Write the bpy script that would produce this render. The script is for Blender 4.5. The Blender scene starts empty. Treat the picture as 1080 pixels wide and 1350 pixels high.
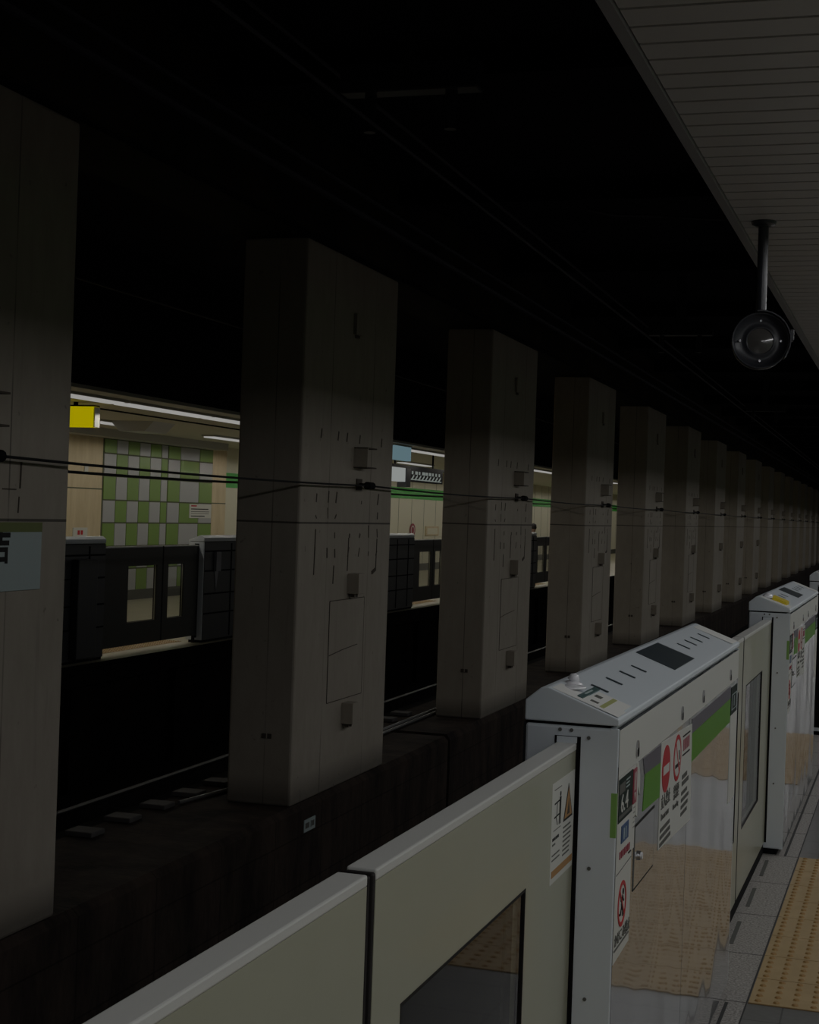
import bpy, bmesh, math, random
from mathutils import Vector, Matrix
random.seed(7)
sc = bpy.context.scene
col = sc.collection

# ------------------------------------------------------------------ camera
F_PX = 2050.0
EYE = 1.67
PSI = math.atan2(640.4, F_PX)
ROLL = math.radians(1.95)
cam_d = bpy.data.cameras.new('camera')
cam_d.sensor_fit = 'VERTICAL'
cam_d.sensor_height = 36.0
cam_d.lens = 36.0 * F_PX / 1350.0
cam_d.clip_start = 0.05
cam_d.clip_end = 400
cam = bpy.data.objects.new('camera', cam_d)
col.objects.link(cam)
fw = Vector((-math.sin(PSI), math.cos(PSI), 0))
rt = Vector((math.cos(PSI), math.sin(PSI), 0))
up = Vector((0, 0, 1))
# picture is rolled: image x axis = cos*right + sin*up ; image up = cos*up - sin*right
ix = rt * math.cos(ROLL) + up * math.sin(ROLL)
iy = up * math.cos(ROLL) - rt * math.sin(ROLL)
R = Matrix((ix, iy, -fw)).transposed().to_4x4()
cam.matrix_world = Matrix.Translation((0, 0, EYE)) @ R
sc.camera = cam

# ------------------------------------------------------------------ view, world, lights
sc.view_settings.view_transform = 'Standard'
sc.view_settings.look = 'None'
sc.view_settings.gamma = 1
sc.view_settings.use_curve_mapping = False
sc.view_settings.exposure = 0.0
w = bpy.data.worlds.new('world')
sc.world = w
w.use_nodes = True
w.node_tree.nodes['Background'].inputs[0].default_value = (0, 0, 0, 1)
w.node_tree.nodes['Background'].inputs[1].default_value = 0.0

SK = 0.012     # the near platform runs at a slight angle to the column row


def plat(x, y, z=0.0):
    """platform frame -> world"""
    return Vector((x + SK * (y - 5.5), y, z))


def area(name, loc, rot, sx, sy, power, color):
    d = bpy.data.lights.new(name, 'AREA')
    d.shape = 'RECTANGLE'
    d.size = sx
    d.size_y = sy
    d.energy = power
    d.color = color
    o = bpy.data.objects.new(name, d)
    o.location = loc
    o.rotation_euler = rot
    col.objects.link(o)
    return o


NEAR_POWER = 38.0
COOL = (0.985, 0.99, 1.0)
for k, (ya, yb) in enumerate(((-19.5, -5.7), (-5.5, 12.0), (12.2, 34.0), (34.2, 62.0), (62.2, 110.0))):
    L = yb - ya
    ym = (ya + yb) / 2
    area('platform_lamp', plat(1.10, ym, 2.945), (0, math.radians(60), -SK), 0.08, L, NEAR_POWER * L / 20, COOL)
    area('platform_lamp', plat(1.16, ym, 2.945), (0, math.radians(-20), -SK), 0.08, L, NEAR_POWER * 0.9 * L / 20, COOL)
area('platform_lamp', plat(3.2, 25, 3.06), (0, 0, 0), 0.13, 60, NEAR_POWER * 3, COOL)  # added unseen row: bounces light off floor and wall onto the slats


def point(name, loc, power, color, parent=None):
    d = bpy.data.lights.new(name, 'SPOT')
    d.spot_size = math.radians(176)
    d.spot_blend = 0.1
    d.energy = power
    d.shadow_soft_size = 0.0
    d.color = color
    o = bpy.data.objects.new(name, d)
    o.location = loc
    col.objects.link(o)
    return o


FARP = 9.0
for k in range(28):
    point('far_lamp', (-8.66, 12.0 + 2.4 * k, 2.74), FARP, (1.0, 0.95, 0.84))
    point('far_lamp', (-10.9, 13.0 + 2.4 * k, 2.74), FARP, (1.0, 0.95, 0.84))

# ------------------------------------------------------------------ materials
MATS = {}


def base_mat(name, colr, rough=0.6, metal=0.0, coat=0.0, spec=0.5):
    m = bpy.data.materials.new(name)
    m.use_nodes = True
    b = m.node_tree.nodes['Principled BSDF']
    b.inputs['Base Color'].default_value = (*colr, 1)
    b.inputs['Roughness'].default_value = rough
    b.inputs['Metallic'].default_value = metal
    b.inputs['Coat Weight'].default_value = coat
    b.inputs['Coat Roughness'].default_value = 0.04
    b.inputs['Specular IOR Level'].default_value = spec
    MATS[name] = m
    return m


def N(m, t, **kw):
    n = m.node_tree.nodes.new(t)
    for k, v in kw.items():
        setattr(n, k, v)
    return n


def lk(m, a, b):
    m.node_tree.links.new(a, b)


def noisy(name, c1, c2, rough=0.8, scale=3.0, stretch=(1, 1, 1), bump=0.0, detail=6, metal=0.0, coord='Object', coat=0.0, spec=0.5):
    m = base_mat(name, c1, rough, metal, coat, spec)
    b = m.node_tree.nodes['Principled BSDF']
    tc = N(m, 'ShaderNodeTexCoord')
    mp = N(m, 'ShaderNodeMapping')
    mp.inputs['Scale'].default_value = stretch
    nz = N(m, 'ShaderNodeTexNoise')
    nz.inputs['Scale'].default_value = scale
    nz.inputs['Detail'].default_value = detail
    nz.inputs['Roughness'].default_value = 0.62
    rp = N(m, 'ShaderNodeValToRGB')
    rp.color_ramp.elements[0].position = 0.34
    rp.color_ramp.elements[0].color = (*c1, 1)
    rp.color_ramp.elements[1].position = 0.68
    rp.color_ramp.elements[1].color = (*c2, 1)
    lk(m, tc.outputs[coord], mp.inputs[0])
    lk(m, mp.outputs[0], nz.inputs['Vector'])
    lk(m, nz.outputs['Fac'], rp.inputs[0])
    lk(m, rp.outputs[0], b.inputs['Base Color'])
    if bump:
        bp = N(m, 'ShaderNodeBump')
        bp.inputs['Strength'].default_value = bump
        bp.inputs['Distance'].default_value = 0.01
        lk(m, nz.outputs['Fac'], bp.inputs['Height'])
        lk(m, bp.outputs[0], b.inputs['Normal'])
    return m


def emis(name, c, s):
    m = bpy.data.materials.new(name)
    m.use_nodes = True
    nt = m.node_tree
    nt.nodes.clear()
    e = nt.nodes.new('ShaderNodeEmission')
    o = nt.nodes.new('ShaderNodeOutputMaterial')
    e.inputs[0].default_value = (*c, 1)
    e.inputs[1].default_value = s
    nt.links.new(e.outputs[0], o.inputs[0])
    MATS[name] = m
    return m


base_mat('white_paint', (0.70, 0.75, 0.80), 0.32)
base_mat('lid_paint', (0.75, 0.81, 0.86), 0.35)
base_mat('white_film', (0.66, 0.66, 0.62), 0.4, spec=0.15)
base_mat('bright_film', (0.88, 0.88, 0.85), 0.4, spec=0.2)
noisy('door_paint', (0.40, 0.40, 0.30), (0.43, 0.43, 0.33), 0.30, 1.5, coat=0.2)
base_mat('door_top_lit', (0.66, 0.66, 0.63), 0.4)  # leaf paint made lighter on top, light from above put into the colour
base_mat('dark_back', (0.032, 0.034, 0.040), 0.45)
base_mat('dark_door_back', (0.020, 0.019, 0.016), 0.5)
base_mat('black', (0.006, 0.006, 0.007), 0.8, spec=0.1)
base_mat('rubber', (0.015, 0.013, 0.013), 0.6, spec=0.2)
base_mat('steel', (0.5, 0.5, 0.52), 0.25, metal=1.0)
base_mat('green_film', (0.10, 0.30, 0.012), 0.35, spec=0.12)
base_mat('pale_green', (0.22, 0.42, 0.10), 0.4)
base_mat('grey_film', (0.13, 0.12, 0.15), 0.35, spec=0.15)
base_mat('red_film', (0.50, 0.03, 0.04), 0.4, spec=0.1)
base_mat('pink_red', (0.34, 0.06, 0.09), 0.4, spec=0.1)
base_mat('blue_film', (0.05, 0.10, 0.22), 0.4, spec=0.1)
base_mat('dark_green', (0.018, 0.030, 0.026), 0.5, spec=0.08)
base_mat('ink', (0.02, 0.02, 0.02), 0.6, spec=0.1)
base_mat('grey_ink', (0.13, 0.13, 0.12), 0.5, spec=0.1)
base_mat('orange_film', (0.42, 0.22, 0.07), 0.5)
base_mat('slot_blue', (0.02, 0.035, 0.045), 0.4)
base_mat('screen', (0.045, 0.06, 0.07), 0.3)
base_mat('yellow', (0.80, 0.60, 0.02), 0.45)
base_mat('sign_white', (0.42, 0.50, 0.50), 0.5)
base_mat('sign_green', (0.12, 0.15, 0.01), 0.5)
base_mat('clear_plastic', (0.88, 0.88, 0.92), 0.25, coat=0.4)
base_mat('teal_label', (0.06, 0.12, 0.12), 0.4)
base_mat('lime', (0.48, 0.50, 0.20), 0.4)
base_mat('cover_grey', (0.22, 0.22, 0.24), 0.5)
base_mat('skin', (0.45, 0.28, 0.2), 0.6)
base_mat('hair', (0.015, 0.012, 0.012), 0.6)
base_mat('dark_cloth', (0.03, 0.03, 0.04), 0.9)
base_mat('cable', (0.012, 0.012, 0.012), 0.5)
base_mat('wire_steel', (0.05, 0.045, 0.06), 0.6, spec=0.2)
base_mat('lamp_black', (0.035, 0.037, 0.045), 0.32)
base_mat('lens', (0.10, 0.095, 0.09), 0.12, coat=1.0)
base_mat('rust', (0.075, 0.06, 0.048), 0.9)
base_mat('ceiling_slat', (0.70, 0.67, 0.65), 0.42)
base_mat('ceiling_gap', (0.01, 0.01, 0.01), 0.8)
base_mat('edge_trim', (0.36, 0.35, 0.36), 0.45)
base_mat('far_ceiling', (0.62, 0.60, 0.50), 0.6)
base_mat('far_fascia', (0.45, 0.45, 0.43), 0.6)
base_mat('far_wall', (0.74, 0.71, 0.56), 0.4)
noisy('orange_panel', (0.58, 0.46, 0.27), (0.70, 0.58, 0.37), 0.45, 2.0, (1, 3, 0.6))
base_mat('tile_green', (0.20, 0.33, 0.07), 0.3)
base_mat('tile_white', (0.46, 0.47, 0.49), 0.3)
base_mat('grout', (0.10, 0.11, 0.06), 0.7)
base_mat('wall_base', (0.06, 0.065, 0.06), 0.4)
base_mat('green_band', (0.03, 0.42, 0.03), 0.4)
base_mat('near_wall', (0.50, 0.50, 0.44), 0.4)
emis('lit_strip', (1.0, 0.98, 0.93), 0.30)
emis('lit_screen', (0.95, 1.0, 0.97), 0.26)
emis('lit_blue', (0.55, 0.88, 1.0), 0.17)
emis('lit_yellow', (1.0, 0.83, 0.0), 0.33)
emis('lit_glyph', (0.9, 1.0, 0.92), 0.16)
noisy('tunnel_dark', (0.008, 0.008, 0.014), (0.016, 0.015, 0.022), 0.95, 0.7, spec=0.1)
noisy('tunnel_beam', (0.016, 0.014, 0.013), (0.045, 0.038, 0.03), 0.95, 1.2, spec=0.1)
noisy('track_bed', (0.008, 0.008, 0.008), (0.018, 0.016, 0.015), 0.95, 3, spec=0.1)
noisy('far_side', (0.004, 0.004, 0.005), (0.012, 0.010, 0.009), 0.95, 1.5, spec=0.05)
noisy('rail_block', (0.04, 0.037, 0.037), (0.065, 0.06, 0.058), 0.8, 5)
base_mat('rail_steel', (0.10, 0.10, 0.10), 0.5)
noisy('granite', (0.14, 0.13, 0.12), (0.52, 0.49, 0.46), 0.55, 110, detail=3)
base_mat('groove', (0.03, 0.03, 0.03), 0.7)
base_mat('slip_strip', (0.10, 0.10, 0.09), 0.8)


def panel_mat():
    m = base_mat('box_panel', (0.20, 0.208, 0.215), 0.14, metal=0.38, coat=0.75)
    b = m.node_tree.nodes['Principled BSDF']
    tc = N(m, 'ShaderNodeTexCoord')
    mp = N(m, 'ShaderNodeMapping')
    mp.inputs['Scale'].default_value = (1, 1.6, 0.8)
    nz = N(m, 'ShaderNodeTexNoise')
    nz.inputs['Scale'].default_value = 1.6
    nz.inputs['Detail'].default_value = 1.0
    bp = N(m, 'ShaderNodeBump')
    bp.inputs['Strength'].default_value = 0.32
    bp.inputs['Distance'].default_value = 0.03
    lk(m, tc.outputs['Object'], mp.inputs[0])
    lk(m, mp.outputs[0], nz.inputs['Vector'])
    lk(m, nz.outputs['Fac'], bp.inputs['Height'])
    lk(m, bp.outputs[0], b.inputs['Normal'])
    lk(m, bp.outputs[0], b.inputs['Coat Normal'])
    return m


panel_mat()


def glass_mat(name, tint, gloss=0.12):
    m = bpy.data.materials.new(name)
    m.use_nodes = True
    nt = m.node_tree
    nt.nodes.clear()
    o = nt.nodes.new('ShaderNodeOutputMaterial')
    t = nt.nodes.new('ShaderNodeBsdfTransparent')
    t.inputs[0].default_value = (*tint, 1)
    g = nt.nodes.new('ShaderNodeBsdfGlossy')
    g.inputs['Roughness'].default_value = 0.03
    f = nt.nodes.new('ShaderNodeFresnel')
    f.inputs[0].default_value = 1.5
    mx = nt.nodes.new('ShaderNodeMixShader')
    ge = nt.nodes.new('ShaderNodeNewGeometry')
    iv = nt.nodes.new('ShaderNodeMath')
    iv.operation = 'SUBTRACT'
    iv.inputs[0].default_value = 1.0
    nt.links.new(ge.outputs['Backfacing'], iv.inputs[1])
    mu = nt.nodes.new('ShaderNodeMath')
    mu.operation = 'MULTIPLY'
    nt.links.new(f.outputs[0], mu.inputs[0])
    nt.links.new(iv.outputs[0], mu.inputs[1])
    nt.links.new(mu.outputs[0], mx.inputs[0])
    nt.links.new(t.outputs[0], mx.inputs[1])
    nt.links.new(g.outputs[0], mx.inputs[2])
    nt.links.new(mx.outputs[0], o.inputs[0])
    MATS[name] = m


glass_mat('window_glass', (0.92, 0.93, 0.92))


def math_node(m, op, a, b=None, c=None):
    n = N(m, 'ShaderNodeMath', operation=op)
    for i, v in enumerate((a, b, c)):
        if v is None:
            continue
        if hasattr(v, 'links') or hasattr(v, 'is_linked'):
            lk(m, v, n.inputs[i])
        else:
            n.inputs[i].default_value = v
    return n.outputs[0]


def column_mat():
    m = base_mat('column_concrete', (0.3, 0.28, 0.24), 0.82)
    b = m.node_tree.nodes['Principled BSDF']
    tc = N(m, 'ShaderNodeTexCoord')
    oi = N(m, 'ShaderNodeObjectInfo')
    # object origin differs per column: add location so stains differ
    ad = N(m, 'ShaderNodeVectorMath', operation='ADD')
    lk(m, tc.outputs['Object'], ad.inputs[0])
    lk(m, oi.outputs['Location'], ad.inputs[1])

    def noise(scale, stretch, det=5, ro=0.6):
        mp = N(m, 'ShaderNodeMapping')
        mp.inputs['Scale'].default_value = stretch
        nz = N(m, 'ShaderNodeTexNoise')
        nz.inputs['Scale'].default_value = scale
        nz.inputs['Detail'].default_value = det
        nz.inputs['Roughness'].default_value = ro
        lk(m, ad.outputs[0], mp.inputs[0])
        lk(m, mp.outputs[0], nz.inputs['Vector'])
        return nz.outputs['Fac']
    big = noise(0.9, (1, 1, 0.5), 3)
    fine = noise(9, (1, 1, 0.35), 7, 0.7)
    streak = noise(7, (1.5, 1.5, 0.09), 4, 0.6)
    spots = noise(16, (1, 1, 1), 2, 0.5)
    rp = N(m, 'ShaderNodeValToRGB')
    rp.color_ramp.elements[0].position = 0.3
    rp.color_ramp.elements[0].color = (0.33, 0.288, 0.232, 1)
    rp.color_ramp.elements[1].position = 0.7
    rp.color_ramp.elements[1].color = (0.44, 0.392, 0.330, 1)
    mixv = math_node(m, 'ADD', math_node(m, 'MULTIPLY', big, 0.55), math_node(m, 'MULTIPLY', fine, 0.45))
    lk(m, mixv, rp.inputs[0])
    # streaks
    s1 = N(m, 'ShaderNodeMapRange')
    s1.inputs['From Min'].default_value = 0.62
    s1.inputs['From Max'].default_value = 0.80
    lk(m, streak, s1.inputs['Value'])
    s2 = N(m, 'ShaderNodeMapRange')
    s2.inputs['From Min'].default_value = 0.72
    s2.inputs['From Max'].default_value = 0.80
    lk(m, spots, s2.inputs['Value'])
    sx = N(m, 'ShaderNodeSeparateXYZ')
    lk(m, tc.outputs['Object'], sx.inputs[0])
    X, Y, Z = sx.outputs
    # darker band at the foot, over the lowest centimetres
    ft = N(m, 'ShaderNodeMapRange')
    ft.inputs['From Min'].default_value = 0.16
    ft.inputs['From Max'].default_value = 0.0
    lk(m, math_node(m, 'ADD', Z, math_node(m, 'MULTIPLY', fine, -0.10)), ft.inputs['Value'])

    def seam(coord, c, wd):
        return math_node(m, 'LESS_THAN', math_node(m, 'ABSOLUTE', math_node(m, 'SUBTRACT', coord, c)), wd)
    # y seams only on the long faces (x ~ 0 or -0.5); x seam only on the short faces
    longf = math_node(m, 'GREATER_THAN', Y, 0.003)
    v1 = math_node(m, 'MULTIPLY', seam(Y, 0.59, 0.006), longf)
    v2 = math_node(m, 'MULTIPLY', seam(Y, 1.56, 0.006), longf)
    v3 = seam(X, -0.212, 0.004)
    gate = N(m, 'ShaderNodeMapRange')
    gate.inputs['From Min'].default_value = 0.42
    gate.inputs['From Max'].default_value = 0.55
    lk(m, noise(1.7, (1, 1, 0.6), 2), gate.inputs['Value'])
    vs = math_node(m, 'MULTIPLY', math_node(m, 'ADD', math_node(m, 'ADD', v1, v2), v3),
                   math_node(m, 'ADD', math_node(m, 'MULTIPLY', gate.outputs[0], 0.6), 0.25))
    h1 = seam(Z, 2.055, 0.007)
    tot = math_node(m, 'ADD', math_node(m, 'MULTIPLY', s1.outputs[0], 0.22), math_node(m, 'MULTIPLY', s2.outputs[0], 0.45))
    tot = math_node(m, 'ADD', tot, math_node(m, 'MULTIPLY', ft.outputs[0], 0.6))
    tot = math_node(m, 'ADD', tot, math_node(m, 'MULTIPLY', vs, 0.75))
    tot = math_node(m, 'ADD', tot, math_node(m, 'MULTIPLY', h1, 0.8))
    tot = math_node(m, 'MINIMUM', tot, 0.9)
    mx = N(m, 'ShaderNodeMix', data_type='RGBA')
    lk(m, tot, mx.inputs[0])
    lk(m, rp.outputs[0], mx.inputs[6])
    mx.inputs[7].default_value = (0.03, 0.026, 0.022, 1)
    lk(m, mx.outputs[2], b.inputs['Base Color'])
    bp = N(m, 'ShaderNodeBump')
    bp.inputs['Strength'].default_value = 0.35
    bp.inputs['Distance'].default_value = 0.006
    lk(m, math_node(m, 'SUBTRACT', fine, tot), bp.inputs['Height'])
    lk(m, bp.outputs[0], b.inputs['Normal'])


column_mat()


def plinth_mat():
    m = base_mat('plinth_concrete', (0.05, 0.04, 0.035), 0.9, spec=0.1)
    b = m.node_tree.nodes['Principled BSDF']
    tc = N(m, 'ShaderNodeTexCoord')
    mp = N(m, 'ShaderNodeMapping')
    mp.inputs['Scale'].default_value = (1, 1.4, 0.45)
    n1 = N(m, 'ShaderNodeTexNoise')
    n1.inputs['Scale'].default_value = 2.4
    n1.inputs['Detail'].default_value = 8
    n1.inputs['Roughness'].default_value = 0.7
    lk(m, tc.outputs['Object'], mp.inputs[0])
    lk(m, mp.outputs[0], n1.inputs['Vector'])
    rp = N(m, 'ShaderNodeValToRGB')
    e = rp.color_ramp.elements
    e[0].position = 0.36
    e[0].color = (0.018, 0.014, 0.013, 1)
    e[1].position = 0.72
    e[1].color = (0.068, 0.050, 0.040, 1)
    lk(m, n1.outputs['Fac'], rp.inputs[0])
    # formwork joints every 0.9 m and one horizontal joint
    br = N(m, 'ShaderNodeTexBrick')
    br.offset = 0.0
    br.inputs['Scale'].default_value = 1.0
    br.inputs['Mortar Size'].default_value = 0.006
    br.inputs['Brick Width'].default_value = 0.92
    br.inputs['Row Height'].default_value = 0.36
    br.inputs['Color1'].default_value = (1, 1, 1, 1)
    br.inputs['Color2'].default_value = (0.8, 0.8, 0.8, 1)
    br.inputs['Mortar'].default_value = (0.35, 0.35, 0.35, 1)
    sx = N(m, 'ShaderNodeSeparateXYZ')
    cb = N(m, 'ShaderNodeCombineXYZ')
    lk(m, tc.outputs['Object'], sx.inputs[0])
    lk(m, sx.outputs[1], cb.inputs[0])
    lk(m, sx.outputs[2], cb.inputs[1])
    lk(m, cb.outputs[0], br.inputs['Vector'])
    mx = N(m, 'ShaderNodeMix', data_type='RGBA', blend_type='MULTIPLY')
    mx.inputs[0].default_value = 0.7
    lk(m, rp.outputs[0], mx.inputs[6])
    lk(m, br.outputs['Color'], mx.inputs[7])
    lk(m, mx.outputs[2], b.inputs['Base Color'])
    bp = N(m, 'ShaderNodeBump')
    bp.inputs['Strength'].default_value = 0.5
    bp.inputs['Distance'].default_value = 0.02
    lk(m, n1.outputs['Fac'], bp.inputs['Height'])
    lk(m, bp.outputs[0], b.inputs['Normal'])


plinth_mat()


def tile_floor(name, c1, c2, size, joint, rough):
    m = base_mat(name, c1, rough)
    b = m.node_tree.nodes['Principled BSDF']
    tc = N(m, 'ShaderNodeTexCoord')
    br = N(m, 'ShaderNodeTexBrick')
    br.offset = 0.0
    br.inputs['Scale'].default_value = 1.0
    br.inputs['Mortar Size'].default_value = 0.003
    br.inputs['Brick Width'].default_value = size
    br.inputs['Row Height'].default_value = size
    br.inputs['Color1'].default_value = (*c1, 1)
    br.inputs['Color2'].default_value = (*c2, 1)
    br.inputs['Mortar'].default_value = (*joint, 1)
    lk(m, tc.outputs['Object'], br.inputs['Vector'])
    nz = N(m, 'ShaderNodeTexNoise')
    nz.inputs['Scale'].default_value = 40
    lk(m, tc.outputs['Object'], nz.inputs['Vector'])
    mx = N(m, 'ShaderNodeMix', data_type='RGBA', blend_type='OVERLAY')
    mx.inputs[0].default_value = 0.25
    lk(m, br.outputs['Color'], mx.inputs[6])
    lk(m, nz.outputs['Fac'], mx.inputs[7])
    lk(m, mx.outputs[2], b.inputs['Base Color'])


tile_floor('floor_tile', (0.13, 0.13, 0.125), (0.15, 0.148, 0.142), 0.315, (0.05, 0.05, 0.05), 0.35)
tile_floor('far_floor_tile', (0.42, 0.38, 0.28), (0.45, 0.41, 0.30), 0.3, (0.2, 0.19, 0.15), 0.4)
noisy('tactile_yellow', (0.42, 0.29, 0.135), (0.50, 0.355, 0.175), 0.5, 6, detail=4)
base_mat('tactile_dome', (0.38, 0.22, 0.07), 0.55)
base_mat('tactile_joint', (0.20, 0.12, 0.05), 0.8)


# ------------------------------------------------------------------ mesh building
class MB:
    def __init__(s):
        s.v = []
        s.f = []
        s.m = []
        s.mats = []

    def mi(s, m):
        if m not in s.mats:
            s.mats.append(m)
        return s.mats.index(m)

    def box(s, x0, x1, y0, y1, z0, z1, m='white_paint'):
        i = len(s.v)
        s.v += [(x0, y0, z0), (x1, y0, z0), (x1, y1, z0), (x0, y1, z0), (x0, y0, z1), (x1, y0, z1), (x1, y1, z1), (x0, y1, z1)]
        s.f += [tuple(i + k for k in q) for q in ((3, 2, 1, 0), (4, 5, 6, 7), (0, 1, 5, 4), (1, 2, 6, 5), (2, 3, 7, 6), (3, 0, 4, 7))]
        s.m += [s.mi(m)] * 6
        return s

    def prism(s, prof, y0, y1, m='white_paint'):
        """profile of (x,z), counter-clockwise seen from -y, extruded along y"""
        i = len(s.v)
        n = len(prof)
        s.v += [(x, y0, z) for x, z in prof] + [(x, y1, z) for x, z in prof]
        s.f.append(tuple(i + k for k in range(n)))
        s.f.append(tuple(i + n + k for k in reversed(range(n))))
        for k in range(n):
            j = (k + 1) % n
            s.f.append((i + j, i + k, i + n + k, i + n + j))
        s.m += [s.mi(m)] * (n + 2)
        return s

    def plate(s, poly, x0, x1, m):
        """polygon of (y,z) anticlockwise seen from +x, with thickness x0..x1"""
        i = len(s.v)
        n = len(poly)
        s.v += [(x1, y, z) for y, z in poly] + [(x0, y, z) for y, z in poly]
        s.f.append(tuple(i + k for k in range(n)))
        s.f.append(tuple(i + n + k for k in reversed(range(n))))
        for k in range(n):
            j = (k + 1) % n
            s.f.append((i + k, i + n + k, i + n + j, i + j))
        s.m += [s.mi(m)] * (n + 2)
        return s

    def rect(s, y0, y1, z0, z1, x0, x1, m):
        return s.box(x0, x1, y0, y1, z0, z1, m)

    def ring(s, cy, cz, r0, r1, x0, x1, m, n=28, sy=1.0):
        for k in range(n):
            a, b = 2 * math.pi * k / n, 2 * math.pi * (k + 1) / n
            s.plate([(cy + r0 * math.cos(a) * sy, cz + r0 * math.sin(a)), (cy + r1 * math.cos(a) * sy, cz + r1 * math.sin(a)),
                     (cy + r1 * math.cos(b) * sy, cz + r1 * math.sin(b)), (cy + r0 * math.cos(b) * sy, cz + r0 * math.sin(b))], x0, x1, m)
        return s

    def disc(s, cy, cz, r, x0, x1, m, n=28, sy=1.0):
        return s.plate([(cy + r * math.cos(2 * math.pi * k / n) * sy, cz + r * math.sin(2 * math.pi * k / n)) for k in range(n)], x0, x1, m)

    def bar(s, a, b, wd, x0, x1, m):
        """stroke in the y-z plane from a to b"""
        (ay, az), (by, bz) = a, b
        dy, dz = by - ay, bz - az
        L = math.hypot(dy, dz) or 1e-6
        ny, nz = -dz / L * wd / 2, dy / L * wd / 2
        return s.plate([(ay - ny, az - nz), (by - ny, bz - nz), (by + ny, bz + nz), (ay + ny, az + nz)], x0, x1, m)

    def tube(s, pts, r, m, n=10, caps=True, radii=None):
        pts = [Vector(p) for p in pts]
        rings = []
        for k, p in enumerate(pts):
            d = (pts[min(k + 1, len(pts) - 1)] - pts[max(k - 1, 0)]).normalized()
            ref = Vector((0, 0, 1)) if abs(d.z) < 0.9 else Vector((1, 0, 0))
            u = d.cross(ref).normalized()
            v = u.cross(d)
            i = len(s.v)
            rr = radii[k] if radii else r
            for q in range(n):
                a = 2 * math.pi * q / n
                s.v.append(tuple(p + (u * math.cos(a) + v * math.sin(a)) * rr))
            rings.append(i)
        for a, b in zip(rings, rings[1:]):
            for q in range(n):
                j = (q + 1) % n
                s.f.append((a + q, a + j, b + j, b + q))
                s.m.append(s.mi(m))
        if caps:
            s.f.append(tuple(rings[0] + q for q in reversed(range(n))))
            s.f.append(tuple(rings[-1] + q for q in range(n)))
            s.m += [s.mi(m)] * 2
        return s

    def build(s, name, parent=None, bevel=0.0, smooth=False, loc=None, rotz=0.0, kind=None, label=None, seg=2):
        me = bpy.data.meshes.new(name)
        me.from_pydata(s.v, [], s.f)
        for m in s.mats:
            me.materials.append(MATS[m])
        me.polygons.foreach_set('material_index', s.m)
        if smooth:
            me.polygons.foreach_set('use_smooth', [True] * len(me.polygons))
        me.update()
        bm = bmesh.new()
        bm.from_mesh(me)
        bmesh.ops.recalc_face_normals(bm, faces=bm.faces)
        if bevel:
            bmesh.ops.bevel(bm, geom=list(bm.edges), offset=bevel, segments=seg, profile=0.5, affect='EDGES', clamp_overlap=True)
        bm.to_mesh(me)
        bm.free()
        o = bpy.data.objects.new(name, me)
        col.objects.link(o)
        if parent:
            o.parent = parent
        if loc is not None:
            o.location = loc
        if rotz:
            o.rotation_euler = (0, 0, rotz)
        if kind:
            o['kind'] = kind
        if label:
            o['label'] = label
        return o


def tag(o, label, cat, group=None, kind=None):
    o['label'] = label
    o['category'] = cat
    if group:
        o['group'] = group
    if kind:
        o['kind'] = kind
    return o


def empty(name, loc, rotz=0.0):
    o = bpy.data.objects.new(name, None)
    o.empty_display_size = 0.2
    o.location = loc
    o.rotation_euler = (0, 0, rotz)
    col.objects.link(o)
    return o


def copy_tree(o, parent=None, skip=()):
    c = o.copy()
    col.objects.link(c)
    c.parent = parent
    for ch in list(o.children):
        if ch.name.split('.')[0] in skip:
            continue
        copy_tree(ch, c, skip)
    return c


def text(name, body, size, mat, parent, loc, cols=None, align='LEFT', ext=0.0006, sx=1.0, bold=0.0):
    """lettering as a mesh; default orientation lies on a face that looks towards +x"""
    cu = bpy.data.curves.new('lettering', 'FONT')
    cu.body = body
    cu.size = size
    cu.align_x = align
    cu.extrude = ext
    cu.offset = bold
    cu.resolution_u = 2
    tmp = bpy.data.objects.new('lettering', cu)
    col.objects.link(tmp)
    dg = bpy.context.evaluated_depsgraph_get()
    me = bpy.data.meshes.new_from_object(tmp.evaluated_get(dg))
    bpy.data.objects.remove(tmp)
    bpy.data.curves.remove(cu)
    me.materials.clear()
    me.materials.append(MATS[mat])
    o = bpy.data.objects.new(name, me)
    col.objects.link(o)
    cols = cols or ((0, 1, 0), (0, 0, 1), (1, 0, 0))
    M = Matrix(cols).transposed().to_4x4()
    M = Matrix.Translation(loc) @ M @ Matrix.Diagonal((sx, 1, 1, 1))
    o.parent = parent
    o.matrix_local = M
    return o


def struct(name, mb, **kw):
    return mb.build(name, kind='structure', **kw)


# ------------------------------------------------------------------ setting: near platform
Y0, Y1 = -20.0, 125.0
EDGE = -0.86


def near_root(o):
    """turn platform-frame geometry into world"""
    o.matrix_world = Matrix.Translation((-SK * 5.5, 0, 0)) @ Matrix(((1, SK, 0, 0), (0, 1, 0, 0), (0, 0, 1, 0), (0, 0, 0, 1)))
    return o


def near_struct(name, mb, **kw):
    # bake the small angle into the vertices
    mb.v = [(x + SK * (y - 5.5), y, z) for x, y, z in mb.v]
    return struct(name, mb, **kw)


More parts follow.
